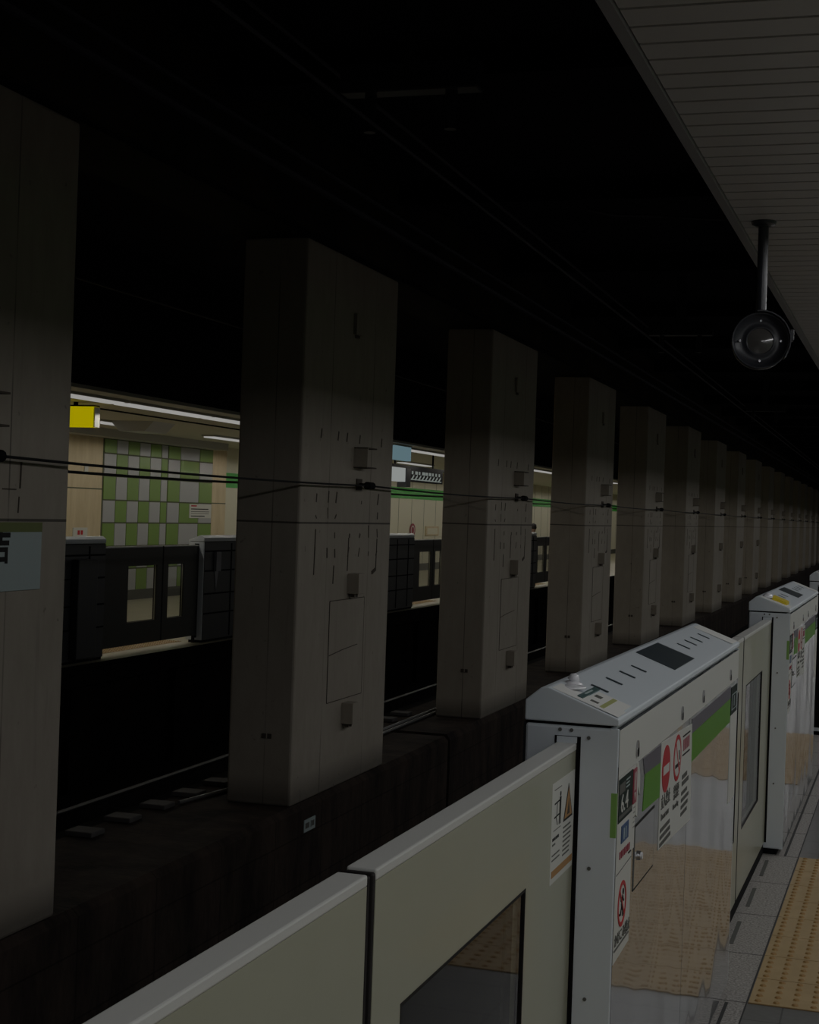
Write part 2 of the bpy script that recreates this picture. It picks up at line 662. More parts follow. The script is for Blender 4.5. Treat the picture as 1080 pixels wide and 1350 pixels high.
NY1 = 118.0
mb = MB()
mb.box(-0.44, 4.6, Y0, NY1, -0.25, 0.0, 'floor_tile')
near_struct('floor', mb)
mb = MB()
mb.box(EDGE, -0.442, Y0, NY1, -0.25, 0.0, 'granite')
for k in range(60):
    y = 5.54 - 0.63 * 12 + 0.63 * k
    mb.box(EDGE + 0.002, -0.443, y, y + 0.004, 0.0, 0.0006, 'groove')
mb.box(-0.4425, -0.4375, Y0, NY1, 0.0, 0.0012, 'groove')
mb.box(-0.512, -0.500, Y0, 5.52, 0.0, 0.0008, 'groove')
mb.box(-0.512, -0.500, 8.07, NY1, 0.0, 0.0008, 'groove')
near_struct('trim_1', mb)
mb = MB()
mb.box(EDGE + 0.06, 4.6, Y0, NY1, -1.35, -0.25, 'far_side')
near_struct('wall_platform', mb)
mb = MB()
mb.box(4.6, 4.8, Y0, NY1, -0.25, 3.4, 'near_wall')
mb.box(4.58, 4.6, Y0, NY1, 2.05, 2.35, 'green_band')
mb.box(4.58, 4.6, Y0, NY1, 0.0, 0.2, 'wall_base')
near_struct('wall_right', mb)
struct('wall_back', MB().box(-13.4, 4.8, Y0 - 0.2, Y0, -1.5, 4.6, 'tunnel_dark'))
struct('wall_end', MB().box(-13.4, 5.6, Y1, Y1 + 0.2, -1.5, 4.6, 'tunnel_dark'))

# slatted ceiling: soffit strip above the gates, then the raised lamp trough
mb = MB()
mb.box(-0.66, 0.52, Y0, NY1, 2.905, 2.92, 'ceiling_gap')
p = 0.1397
y = 3.63 - p * 160
while y < 45:
    mb.box(-0.636, 0.52, y + 0.008, y + p - 0.008, 2.87, 2.88, 'ceiling_slat')
    y += p
mb.box(-0.636, 0.52, y, NY1, 2.872, 2.88, 'ceiling_slat')
mb.box(0.50, 4.6, Y0, NY1, 3.10, 3.15, 'ceiling_slat')
near_struct('ceiling', mb)
mb = MB()
mb.box(-0.672, -0.640, Y0, NY1, 2.858, 2.90, 'edge_trim')
near_struct('trim_2', mb)
mb = MB()
mb.box(-0.672, -0.60, Y0, NY1, 2.92, 4.4, 'tunnel_dark')
near_struct('wall_fascia', mb)

# tunnel ceiling, beam over the columns
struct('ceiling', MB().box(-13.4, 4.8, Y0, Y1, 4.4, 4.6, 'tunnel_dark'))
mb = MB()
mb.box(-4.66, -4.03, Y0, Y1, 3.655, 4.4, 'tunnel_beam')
mb.box(-4.63, -4.075, Y0, Y1, 3.625, 3.655, 'black')
struct('trim_3', mb)
mb = MB()
for k in range(34):
    yb = 1.5 + 3.6 * k
    mb.box(-4.03, -0.64, yb, yb + 0.35, 4.22, 4.4, 'tunnel_dark')
struct('trim_4', mb)

# the middle plinth that carries the columns
mb = MB()
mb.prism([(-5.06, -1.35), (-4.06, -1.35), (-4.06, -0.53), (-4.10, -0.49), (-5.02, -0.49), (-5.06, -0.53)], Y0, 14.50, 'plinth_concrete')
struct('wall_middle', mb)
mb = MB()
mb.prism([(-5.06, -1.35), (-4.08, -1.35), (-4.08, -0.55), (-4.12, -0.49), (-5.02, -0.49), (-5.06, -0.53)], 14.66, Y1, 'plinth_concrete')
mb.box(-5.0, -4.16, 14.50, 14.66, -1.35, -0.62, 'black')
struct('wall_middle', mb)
mb = MB()
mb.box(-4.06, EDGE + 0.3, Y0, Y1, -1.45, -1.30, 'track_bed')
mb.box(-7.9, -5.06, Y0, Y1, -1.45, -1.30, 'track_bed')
struct('floor', mb)

# far platform
FW = -12.5
FE = -7.85
mb = MB()
mb.box(-13.4, FE - 0.02, Y0, 90, -0.02, 0.0, 'far_floor_tile')
mb.box(-13.4, FE - 0.005, Y0, 90, -0.22, -0.02, 'far_side')
mb.box(FE - 0.02, FE, Y0, 90, -0.02, 0.0, 'far_side')
struct('floor', mb)
mb = MB()
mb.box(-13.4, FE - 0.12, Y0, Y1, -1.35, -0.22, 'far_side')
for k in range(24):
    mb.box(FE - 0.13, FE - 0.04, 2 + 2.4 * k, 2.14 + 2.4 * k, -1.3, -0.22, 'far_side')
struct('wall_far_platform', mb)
mb = MB()
mb.box(-13.4, -8.06, Y0, 90, 2.85, 2.93, 'far_ceiling')
struct('ceiling', mb)
mb = MB()
mb.box(-8.10, -8.04, Y0, 90, 2.832, 2.87, 'far_fascia')
struct('trim_5', mb)
mb = MB()
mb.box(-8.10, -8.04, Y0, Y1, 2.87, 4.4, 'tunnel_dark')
struct('wall_far_fascia', mb)
mb = MB()
mb.box(-13.4, -8.05, 90, 90.2, -0.2, 2.9, 'tunnel_dark')
struct('wall_far_end', mb)
# wall in the far platform, set out in bays
mb = MB()
mb.box(FW - 0.9, FW, Y0, 22.98, 0.0, 2.85, 'orange_panel')
mb.box(FW, FW + 0.004, Y0, 22.98, 1.865, 1.885, 'grout')
mb.box(FW, FW + 0.02, Y0, 22.98, 0.0, 0.2, 'wall_base')
mb.box(FW, FW + 0.004, 22.96, 22.98, 0.0, 2.72, 'grout')
struct('wall_left', mb)
mb = MB()
mb.box(FW - 0.9, FW, 22.98, 27.27, 0.0, 2.85, 'grout')
ys = [22.99, 23.42, 23.83, 24.25, 24.66, 25.09, 25.345, 25.365, 25.86, 26.68, 27.27]
zs = [0.16, 0.54, 0.925, 1.32, 1.70, 2.10, 2.475, 2.72]
colpar = [0, 1, 2, 3, 4, 5, None, 6, 7, 8]
for r in range(7):
    for c in range(10):
        if colpar[c] is None:
            continue
        par = (colpar[c] + r + (1 if c >= 7 else 0)) % 2
        top_g = ((colpar[c] + (6 - r) + (1 if r <= 1 else 0)) % 2 == 0)
        g = 0.012
        mb.box(FW, FW + 0.012, ys[c] + g, ys[c + 1] - g, zs[r] + g, zs[r + 1] - g, 'tile_green' if top_g else 'tile_white')
mb.box(FW, FW + 0.02, 22.98, 27.27, 0.0, 0.17, 'wall_base')
struct('wall_left', mb)
mb = MB()
mb.box(FW - 0.9, FW, 27.27, 27.93, 0.0, 2.85, 'orange_panel')
mb.box(FW, FW + 0.004, 27.27, 27.93, 1.70, 1.72, 'grout')
mb.box(FW, FW + 0.004, 27.27, 27.28, 0, 2.72, 'grout')
struct('wall_left', mb)
mb = MB()
mb.box(-13.5, -13.0, 27.93, 90, 0.0, 2.85, 'far_wall')
mb.box(-13.0, -12.985, 27.93, 90, 2.04, 2.34, 'green_band')
mb.box(-13.0, -12.98, 27.93, 90, 0.0, 0.2, 'wall_base')
for k in range(50):
    yy = 28.6 + 1.2 * k
    mb.box(-13.0, -12.996, yy, yy + 0.012, 0.2, 2.85, 'grout')
struct('wall_left', mb)
mb = MB()
mb.box(FW - 0.2, FW + 0.35, Y0, 27.2, 2.72, 2.85, 'far_fascia')
struct('trim_6', mb)

# ------------------------------------------------------------------ columns
PX = -4.1
PL, PW, PH0, PH1 = 2.13, 0.50, -0.49, 3.63


def col_item_box(root, y0, z0, name, wdt=0.15, hgt=0.155, dep=0.10, mat='column_concrete'):
    m = MB()
    m.box(0.0, dep, y0, y0 + wdt, z0, z0 + hgt, mat)
    m.box(dep * 0.15, dep * 0.6, y0 + wdt * 0.2, y0 + wdt * 0.7, z0 - 0.03, z0, 'rust')
    return m.build(name, root, bevel=0.003)


def make_column():
    root = empty('concrete_column', (PX, 0, PH0))
    m = MB()
    m.prism([(-PW, 0), (0, 0), (0, PH1 - PH0), (-PW, PH1 - PH0)], 0, PL, 'column_concrete')
    m.build('shaft', root, bevel=0.018)
    z = lambda a: a - PH0
    col_item_box(root, 1.02, z(3.05), 'socket_box', 0.16, 0.16, 0.03)
    # open-sided conduit bracket at 2.1 m
    m = MB()
    m.box(0.0, 0.115, 1.13, 1.145, z(2.01), z(2.165), 'column_concrete')
    m.box(0.0, 0.115, 1.13, 1.36, z(2.158), z(2.168), 'rust')
    m.box(0.0, 0.115, 1.13, 1.36, z(2.005), z(2.015), 'rust')
    m.box(0.0, 0.02, 1.145, 1.36, z(2.015), z(2.158), 'column_concrete')
    m.build('cable_bracket', root)
    col_item_box(root, 1.08, z(1.01), 'socket_box', 0.14, 0.16, 0.095)
    col_item_box(root, 1.04, z(-0.01), 'socket_box', 0.14, 0.165, 0.095)
    # insulator that holds the running cable
    m = MB()
    m.tube([(0.0, 1.26, z(1.875)), (0.115, 1.26, z(1.875))], 0.012, 'black', 8)
    m.tube([(0.095, 1.12, z(1.867)), (0.095, 1.18, z(1.867)), (0.095, 1.2, z(1.867)), (0.095, 1.33, z(1.867)), (0.095, 1.36, z(1.867))], 0.02,
           'black', 10, radii=[0.008, 0.02, 0.032, 0.03, 0.012])
    m.box(0.0, 0.012, 1.2, 1.32, z(1.83), z(1.92), 'rust')
    m.build('insulator', root)
    # patched rectangle with a raised rim, cracked across
    m = MB()
    y0, y1, z0, z1 = 0.69, 1.49, z(0.19), z(0.965)
    m.box(0, 0.004, y0, y1, z0, z1, 'column_concrete')
    m.box(0, 0.005, y0 - 0.006, y0, z0, z1, 'rust')
    m.box(0, 0.005, y1, y1 + 0.006, z0, z1, 'rust')
    m.box(0, 0.005, y0, y1, z1, z1 + 0.006, 'rust')
    m.box(0, 0.005, y0, y1, z0 - 0.006, z0, 'rust')
    m.bar((y0 + 0.01, z(0.55)), (y0 + 0.30, z(0.575)), 0.007, 0.003, 0.0055, 'rust')
    m.bar((y0 + 0.30, z(0.575)), (y0 + 0.66, z(0.595)), 0.006, 0.003, 0.0055, 'rust')
    m.build('repair_patch', root)
    # rusty slits and scars left by old fixings
    m = MB()
    rnd = random.Random(3)
    for yy in (0.33, 0.58, 0.75, 1.07, 1.33, 1.56, 1.76):
        for zz in (1.72, 1.60, 1.45, 1.30):
            if rnd.random() < 0.75:
                h = rnd.uniform(0.02, 0.10)
                m.bar((yy + rnd.uniform(-.02, .02), z(zz)), (yy + rnd.uniform(-.02, .02), z(zz + h)), rnd.uniform(0.006, 0.02), 0.0, 0.003, 'rust')
    for yy, a, b in ((0.32, 1.18, 1.52), (1.06, 1.19, 1.45), (1.76, 1.20, 1.44), (0.74, 1.10, 1.24)):
        m.bar((yy, z(a)), (yy + 0.01, z(b)), 0.012, 0.0, 0.004, 'rust')
    m.bar((1.66, z(1.16)), (1.76, z(1.19)), 0.028, 0.0, 0.006, 'rust')
    for yy in (0.38, 1.80, 0.95, 0.75, 1.25):
        m.bar((yy, z(2.20)), (yy + 0.015, z(2.27)), 0.016, 0.0, 0.003, 'rust')
    m.build('rust_marks', root, kind='stuff')
    # small dark plate low on the end face
    m = MB()
    m.box(-0.235, -0.16, -0.006, 0.0, z(-0.005), z(0.03), 'rust')
    m.box(-0.20, -0.192, -0.008, 0.0, z(-0.005), z(0.03), 'column_concrete')
    m.build('small_plate', root)
    return root


PY0 = 5.05
PP = 5.42
ords = ['nearest column, cut by the left edge of the photo', 'second column from the left, shown whole',
        'third column from the left, between two openings to the lit platform', 'fourth column from the left, just left of the near gate box',
        'fifth column from the left, behind the near gate box lid', 'sixth column from the left', 'seventh column from the left',
        'eighth column from the left', 'ninth column from the left']
cp = make_column()
far_label = 'grey concrete column far down the row where the columns close up'
for k in range(20):
    if k == 0:
        c = cp
    else:
        c = copy_tree(cp, None, skip=('repair_patch', 'rust_marks') if k > 5 else ())
    if k > 8:
        for ch in list(c.children):
            if ch.name.split('.')[0] not in ('shaft', 'insulator', 'cable_bracket'):
                bpy.data.objects.remove(ch)
    c.location = (PX, PY0 + PP * k, PH0)
    lab = 'stained beige concrete column, ' + ords[k] if k < 9 else far_label
    tag(c, lab, 'column', 'columns between the two tracks')
for ch in list(cp.children):
    if ch.name.split('.')[0] in ('rust_marks', 'repair_patch'):
        bpy.data.objects.remove(ch)
q = MB()
q.bar((1.655, 1.72 - PH0), (1.66, 1.85 - PH0), 0.010, 0.0, 0.004, 'rust')
q.bar((1.645, 1.60 - PH0), (1.65, 1.68 - PH0), 0.006, 0.0, 0.004, 'rust')
q.bar((1.50, 1.715 - PH0), (1.62, 1.715 - PH0), 0.006, 0.0, 0.004, 'rust')
q.build('rust_marks', cp, kind='stuff')
# station name sign fixed to the first column
sg = empty('station_sign', (PX, PY0 + 0.25, 1.22))
tag(sg, 'pale station name sign with an olive green top band on the nearest column', 'sign')
MB().box(0.0, 0.012, 0, 1.607, 0.0, 0.335, 'sign_white').build('board', sg, bevel=0.002)
MB().box(0.012, 0.0135, 0, 1.607, 0.287, 0.335, 'sign_green').build('colour_band', sg)
text('station_name', '住 吉', 0.175, 'ink', sg, (0.0125, 0.975, 0.137), bold=0.006)
text('roman_name', 'Sumiyoshi', 0.085, 'ink', sg, (0.0125, 0.895, 0.020))
for ch in sg.children:
    if ch.name.startswith('station_name'):
        xs = [v.co.x for v in ch.data.vertices]
        zs_ = [v.co.y for v in ch.data.vertices]
        # set the right edge of the last character on the measured spot
        ch.matrix_local = Matrix.Translation((0, (1.316 - (0.975 + max(xs))), (0.135 - (0.137 + min(zs_))))) @ ch.matrix_local
    if ch.name.startswith('roman_name'):
        xs = [v.co.x for v in ch.data.vertices]
        ch.matrix_local = Matrix.Translation((0, (1.293 - (0.895 + max(xs))), 0)) @ ch.matrix_local

# plate on the plinth front
pt = MB().box(-4.06, -4.054, 10.66, 10.885, -0.705, -0.615, 'sign_white')
pt.box(-4.054, -4.053, 10.68, 10.76, -0.68, -0.64, 'grey_ink')
pt.box(-4.054, -4.053, 10.79, 10.80, -0.685, -0.635, 'ink')
pt.box(-4.054, -4.053, 10.81, 10.86, -0.68, -0.64, 'grey_ink')
tag(pt.build('number_plate'), 'small white number plate on the plinth below the second column', 'sign')

# ------------------------------------------------------------------ running cables
def catenary_pts(x, z, sag, xs=0.0):
    pts = []
    sup = [PY0 + 1.26 + PP * k for k in range(-4, 21)]
    sup = [s_ for s_ in sup if s_ < 114]
    for a, b in zip(sup, sup[1:]):
        for q in range(6):
            t = q / 6
            pts.append((x, a + (b - a) * t, z - sag * 4 * t * (1 - t)))
    pts.append((x, sup[-1], z))
    return pts


tag(MB().tube(catenary_pts(-4.005, 1.867, 0.018), 0.008, 'cable', 6).build('running_cable'),
    'thin black cable strung along the front of the columns', 'cable')
tag(MB().tube(catenary_pts(-4.70, 1.86, 0.022), 0.010, 'cable', 6).build('running_cable'),
    'thin black cable strung along the rear side of the columns', 'cable')

# ------------------------------------------------------------------ overhead line and ceiling fittings
m = MB()
m.tube([(-2.35, Y0 + 0.1, 3.45), (-2.35, Y1 - 0.1, 3.45)], 0.010, 'wire_steel', 6)
tag(m.build('contact_wire'), 'thin overhead contact wire above the near track', 'wire')
m = MB()
m.tube([(-2.95, Y0 + 0.1, 4.02), (-2.95, Y1 - 0.1, 4.02)], 0.012, 'wire_steel', 6)
tag(m.build('feeder_wire'), 'thin feeder wire running under the dark tunnel ceiling', 'wire')
m = MB()
m.tube([(-6.3, Y0 + 0.1, 3.45), (-6.3, Y1 - 0.1, 3.45)], 0.010, 'wire_steel', 6)
tag(m.build('contact_wire'), 'thin overhead contact wire above the far track', 'wire')


def bracket():
    r = empty('wire_bracket', (0, 0, 0))
    MB().box(-0.05, 0.05, -0.05, 0.05, 0.30, 0.95, 'lamp_black').build('hanger', r)
    MB().box(-0.34, 0.34, -0.06, 0.06, 0.20, 0.34, 'lamp_black').build('cross_beam', r, bevel=0.01)
    MB().tube([(-0.2, 0, 0.2), (-0.2, 0, 0.02)], 0.03, 'lamp_black', 8).build('insulator', r)
    MB().tube([(0.2, 0, 0.2), (0.2, 0, 0.02)], 0.03, 'lamp_black', 8).build('insulator', r)
    return r


br0 = bracket()
for k, (yy, lab) in enumerate(((16.7, 'black wire bracket under the tunnel ceiling left of the round hanging lamp'),
                               (7.0, 'black wire bracket under the tunnel ceiling above the second column'),
                               (28.0, 'black wire bracket far along the tunnel ceiling above the distant columns'))):
    b_ = br0 if k == 0 else copy_tree(br0)
    b_.location = (-2.25, yy, 3.45)
    tag(b_, lab, 'bracket', 'overhead wire brackets')
m = MB()
m.tube([(-2.5, 12.6, 4.20), (-2.3, 12.8, 4.19), (-2.0, 13.0, 4.215), (-1.6, 13.1, 4.20), (-1.1, 13.2, 4.19)], 0.012, 'wire_steel', 6)
tag(m.build('loose_cable'), 'thin pale cable sagging across the dark tunnel ceiling', 'cable')
m = MB()
m.tube([(-4.0, Y0 + .1, 3.95), (-4.0, Y1 - .1, 3.95)], 0.03, 'wire_steel', 8)
m.tube([(-4.0, Y0 + .1, 4.1), (-4.0, Y1 - .1, 4.1)], 0.02, 'wire_steel', 8)
tag(m.build('conduit_run'), 'pair of dark conduits fixed along the beam above the columns', 'conduit')

# ------------------------------------------------------------------ rails
def rail(x, lab):
    m = MB()
    m.prism([(x - 0.06, -1.20), (x + 0.06, -1.20), (x + 0.012, -1.17), (x + 0.012, -1.09), (x + 0.030, -1.075), (x + 0.030, -1.058),
             (x - 0.030, -1.058), (x - 0.030, -1.075), (x - 0.012, -1.09), (x - 0.012, -1.17)], Y0 + 0.05, Y1 - 0.05, 'track_bed')
    m.box(x - 0.03, x + 0.03, Y0 + 0.05, Y1 - 0.05, -1.057, -1.05, 'rail_steel')
    tag(m.build('rail'), lab, 'rail', 'running rails')


rail(-3.04, 'steel rail of the near track beside the middle plinth')
rail(-1.66, 'steel rail of the near track below the platform gates')
rail(-5.66, 'steel rail of the far track beside the middle plinth')
rail(-6.88, 'steel rail of the far track, the thin pale line between the columns')
# support pads on the rear of the plinth
pad = None
for k in range(14):
    yy = 9.0 + 0.52 * k
    if pad is None:
        pad = MB().box(-0.10, 0.10, -0.09, 0.09, 0.0, 0.035, 'rail_block').build('support_pad', bevel=0.008)
        o = pad
    else:
        o = pad.copy()
        col.objects.link(o)
    o.location = (-4.94, yy, -0.488)
    tag(o, 'low dark concrete pad in the row along the rear of the plinth', 'pad', 'pads along the rear edge of the plinth')
m = MB()
m.tube([(-4.85, 10.2, -0.475), (-4.70, 11.2, -0.475), (-4.66, 12.2, -0.475), (-4.66, 20, -0.475)], 0.014, 'rail_steel', 6)
tag(m.build('ground_cable'), 'thin grey cable lying on top of the plinth', 'cable')
m = MB()
m.tube([(-5.0, 11.6, -0.47), (-4.72, 12.4, -0.47), (-4.72, 20, -0.47)], 0.016, 'rail_steel', 6)
tag(m.build('ground_cable'), 'second grey cable on the plinth, nearer the rear edge', 'cable')


# ------------------------------------------------------------------ gate boxes and door leaves
def lid_z(x):
    return 1.245 + (1.303 - 1.245) * (0 - x) / 0.157


def on_lid(mb, x0, x1, ya, yb, th, mat, yshift=0.0):
    """thin plate lying on the sloping lid; yshift skews it"""
    i = len(mb.v)
    z = lid_z
    q = [(x0, ya), (x1, ya + yshift), (x1, yb + yshift), (x0, yb)]
    mb.v += [(x, y, z(x) + 0.0002) for x, y in q] + [(x, y, z(x) + th) for x, y in q]
    mb.f += [tuple(i + k for k in f) for f in ((3, 2, 1, 0), (4, 5, 6, 7), (0, 1, 5, 4), (1, 2, 6, 5), (2, 3, 7, 6), (3, 0, 4, 7))]
    mb.m += [mb.mi(mat)] * 6


def lines(mb, y0, y1, z, n, dz, h, x0, x1, mat, rnd, dash=True):
    for k in range(n):
        zz = z - dz * k
        y = y0
        end = y1 - rnd.uniform(0, (y1 - y0) * 0.25)
        while y < end:
            L = rnd.uniform(0.008, 0.016) if dash else end - y
            mb.box(x0, x1, y, min(y + L, end), zz - h, zz, mat)
            y += L + 0.004


def make_box(L, detail='full', near=True):
    r = empty('gate_box', (0, 0, 0))
    m = MB()
    m.box(-0.205, -0.012, 0.0, L, 0.03, 1.222, 'white_paint')
    m.build('body', r, bevel=0.006)
    MB().box(-0.020, -0.0008, 0.0, 0.0105, 0.03, 1.222, 'white_paint').build('corner_trim', r, bevel=0.002)
    MB().box(-0.020, -0.0008, L - 0.0105, L, 0.03, 1.222, 'white_paint').build('corner_trim', r, bevel=0.002)
    MB().box(-0.198, -0.02, 0.006, L - 0.006, 1.22, 1.230, 'black').build('lid_joint', r)
    MB().box(-0.195, -0.03, 0.01, L - 0.01, 0.0, 0.03, 'black').build('kick_base', r)
    m = MB()
    m.prism([(-0.207, 1.2285), (0.0, 1.2285), (0.0, 1.243), (-0.157, 1.303), (-0.172, 1.301), (-0.207, 1.272)], -0.002, L + 0.002, 'lid_paint')
    m.build('lid', r, bevel=0.003)
    for ya, yb, s in ((0.0, -0.0015, -1), (L, L + 0.0015, 1)):
        a, b = sorted((ya, yb))
        MB().box(-0.139, -0.082, a, b, 0.06, 1.20, 'black').build('door_slot', r)
    # end plates: screws and the slot head
    for x, z in ((-0.128, 1.213), (-0.103, 1.213), (-0.065, 1.199), (-0.055, 0.92), (-0.055, 0.64), (-0.055, 0.36)):
        MB().tube([(x, 0.001, z), (x, -0.002, z)], 0.0042, 'grey_ink', 8).build('screw', r)
    MB().box(-0.134, -0.090, -0.004, -0.0005, 1.186, 1.199, 'white_paint').build('slot_head', r)
    # track side
    m = MB()
    m.box(-0.212, -0.2045, 0.012, L - 0.012, 0.03, 1.222, 'dark_back')
    k = 0
    y = 0.35
    while y < L - 0.2:
        m.box(-0.219, -0.212, y, y + 0.02, 0.05, 1.2, 'black')
        y += 0.62
    for z in (1.10, 0.86, 0.58, 0.34):
        m.box(-0.217, -0.212, 0.02, L - 0.02, z, z + 0.018, 'black')
    m.build('track_side_panel', r)
    # front panel
    seam = min(1.128, L * 0.47)
    m = MB()
    m.box(-0.012, -0.0005, 0.0125, seam - 0.002, 0.03, 1.218, 'box_panel')
    m.build('front_panel', r)
    m = MB()
    m.box(-0.012, -0.0005, seam + 0.002, L - 0.012, 0.03, 1.218, 'box_panel')
    m.build('front_panel', r)
    if not near:
        return r
    P0, P1 = -0.0004, 0.0006
    # locks
    for yy in (0.236, 0.95, 1.392, 2.11):
        q = MB()
        q.disc(yy, 1.150, 0.019, P0, 0.004, 'steel', 16, 0.75)
        q.disc(yy, 1.142, 0.010, 0.004, 0.005, 'ink', 12, 0.75)
        q.build('lock', r)
    # upper pale strip: the bright wall's reflection painted onto the panel
    MB().rect(0.012, L - 0.012, 1.117, 1.218, P0, P1 - 0.0003, 'white_film').build('upper_reflection', r)
    # colour bands
    q = MB()
    q.plate([(0.345, 0.988), (0.60, 0.98), (0.60, 1.067), (0.365, 1.073)], P0, P1, 'green_film')
    q.plate([(0.356, 1.073), (0.60, 1.067), (0.60, 1.112), (0.33, 1.114)], P0, P1, 'grey_film')
    q.build('colour_band', r)
    q = MB()
    q.rect(1.17, 2.145, 0.985, 1.066, P0, P1, 'green_film')
    q.rect(1.17, 2.145, 1.067, 1.108, P0, P1, 'grey_film')
    q.build('colour_band', r)
    # green tape down the near edge
    MB().box(-0.0125, -0.0004, -0.0004, 0.010, 0.99, 1.085, 'pale_green').build('edge_tape', r)
    MB().box(-0.0060, -0.0003, 0.006, 0.0125, 1.085, 1.14, 'black').build('edge_tape', r)
    # left-hand white sheet
    q = MB()
    q.rect(0.014, 0.235, 0.925, 1.116, P0, P1, 'white_film')
    q.plate([(0.235, 1.0), (0.262, 0.99), (0.262, 1.06), (0.29, 1.035), (0.285, 1.085), (0.262, 1.116), (0.235, 1.116)], P0, P1 + 0.001, 'white_film')
    q.build('white_sheet', r)
    # car and door number sign
    s = MB()
    s.rect(0.016, 0.186, 1.017, 1.111, P1, P1 + 0.0015, 'dark_green')
    num = s.build('number_sign', r)
    X = P1 + 0.0018
    q = MB()
    q.rect(0.020, 0.088, 1.078, 1.100, P1 + 0.0014, X, 'grey_ink')
    q.rect(0.100, 0.150, 1.098, 1.101, P1 + 0.0014, X, 'sign_white')
    q.rect(0.100, 0.140, 1.090, 1.093, P1 + 0.0014, X, 'sign_white')
    q.rect(0.100, 0.145, 1.082, 1.085, P1 + 0.0014, X, 'sign_white')
    q.rect(0.020, 0.182, 1.024, 1.032, P1 + 0.0014, X, 'grey_ink')
    q.build('sign_lines', num)
    text('sign_text', '6.4', 0.056, 'white_film', num, (X, 0.038, 1.036), sx=1.35)
    # red warning strip beside it
    q = MB()
    q.rect(0.192, 0.234, 1.030, 1.108, P1, X + 0.0008, 'pink_red')
    q.rect(0.202, 0.208, 1.060, 1.100, X + 0.0008, X + 0.0012, 'white_film')
    q.rect(0.217, 0.223, 1.060, 1.100, X + 0.0008, X + 0.0012, 'white_film')
    q.plate([(0.203, 1.054), (0.213, 1.036), (0.223, 1.054)], X + 0.0008, X + 0.0012, 'white_film')
    q.build('red_strip', r)
    # blue square and red lettering
    q = MB()
    q.rect(0.062, 0.148, 0.966, 1.004, P1, X, 'blue_film')
    q.rect(0.085, 0.095, 0.972, 0.996, X, X + 0.0004, 'sign_white')
    q.rect(0.110, 0.118, 0.972, 0.996, X, X + 0.0004, 'sign_white')
    q.build('blue_label', r)
    q = MB()
    for k in range(7):
        q.rect(0.05 + 0.019 * k, 0.057 + 0.019 * k, 0.934, 0.950, P1, X, 'pink_red')
    q.rect(0.16, 0.19, 0.926, 0.929, P1, X, 'ink')
    q.build('red_lettering', r)
    q = MB()
    rnd = random.Random(5)
    lines(q, 0.21, 0.24, 1.02, 5, 0.011, 0.003, P0, P1, 'grey_ink', rnd, False)
    q.build('fine_print', r)
    # hatch with knob
    h = MB()
    h.rect(0.247, 0.52, 0.828, 0.968, P0, 0.0012, 'box_panel')
    hatch = h.build('hatch', r)
    q = MB()
    q.rect(0.240, 0.247, 0.824, 0.972, P0, 0.0008, 'grey_ink')
    q.rect(0.520, 0.525, 0.824, 0.972, P0, 0.0008, 'grey_ink')
    q.rect(0.240, 0.525, 0.968, 0.973, P0, 0.0008, 'ink')
    q.rect(0.240, 0.525, 0.823, 0.828, P0, 0.0008, 'ink')
    q.build('hatch_gap', hatch)
    q = MB()
    q.tube([(0.0, 0.305, 0.893), (0.006, 0.305, 0.893)], 0.011, 'steel', 12)
    q.tube([(0.006, 0.305, 0.893), (0.010, 0.305, 0.893)], 0.008, 'clear_plastic', 12)
    q.build('knob', hatch)
    # main white sheet with signs
    q = MB()
    q.plate([(0.60, 0.846), (1.19, 0.82), (1.165, 1.096), (0.60, 1.115)], P0, P1 + 0.0002, 'white_film')
    sheet = q.build('white_sheet', r)
    A, B = P1, P1 + 0.0014
    q = MB()
    q.disc(0.688, 1.038, 0.060, A, B, 'red_film', 32, 1.1)
    q.rect(0.640, 0.735, 1.026, 1.048, B, B + 0.0005, 'white_film')
    q.build('no_entry_sign', sheet)
    q = MB()
    q.disc(0.886, 1.038, 0.049, A, B, 'white_film', 32, 1.1)
    q.ring(0.886, 1.038, 0.050, 0.062, A, B, 'red_film', 32, 1.1)
    q.bar((0.850, 1.082), (0.925, 0.992), 0.009, B, B + 0.0004, 'red_film')
    q.bar((0.845, 1.018), (0.925, 1.018), 0.010, B, B + 0.0003, 'ink')
    for k in range(3):
        q.bar((0.918 + 0.006 * k, 1.028), (0.905 + 0.006 * k, 1.055), 0.003, B, B + 0.0003, 'ink')
    q.build('no_smoking_sign', sheet)
    q = MB()
    q.bar((0.985, 1.082), (1.125, 1.080), 0.004, A, B, 'ink')
    q.bar((0.985, 1.030), (1.125, 1.028), 0.004, A, B, 'ink')
    for k in range(5):
        q.rect(0.995 + 0.026 * k, 1.012 + 0.026 * k, 1.040, 1.072, A, B - 0.0006, 'pink_red')
    q.build('ruled_heading', sheet)
    text('sheet_text', '立入禁止', 0.040, 'grey_ink', sheet, (B, 0.62, 0.945), sx=0.95)
    text('sheet_text', 'Do not enter', 0.024, 'grey_ink', sheet, (B, 0.625, 0.915), sx=1.0)
    text('sheet_text', '禁煙', 0.042, 'grey_ink', sheet, (B, 0.83, 0.935), sx=1.2)
    text('sheet_text', 'No smoking', 0.020, 'grey_ink', sheet, (B, 0.825, 0.908), sx=1.0)
    q = MB()
    rnd = random.Random(11)
    lines(q, 0.62, 0.80, 0.895, 3, 0.018, 0.010, A, B, 'grey_ink', rnd)
    lines(q, 0.99, 1.12, 0.975, 2, 0.018, 0.012, A, B, 'grey_ink', rnd)
    lines(q, 0.985, 1.13, 0.930, 4, 0.019, 0.010, A, B, 'grey_ink', rnd)
    q.build('small_print', sheet, kind='stuff')
    # small dark sign at the far end of the band
    q = MB()
    q.rect(2.16, 2.345, 1.005, 1.100, P0, P1 + 0.0005, 'dark_green')
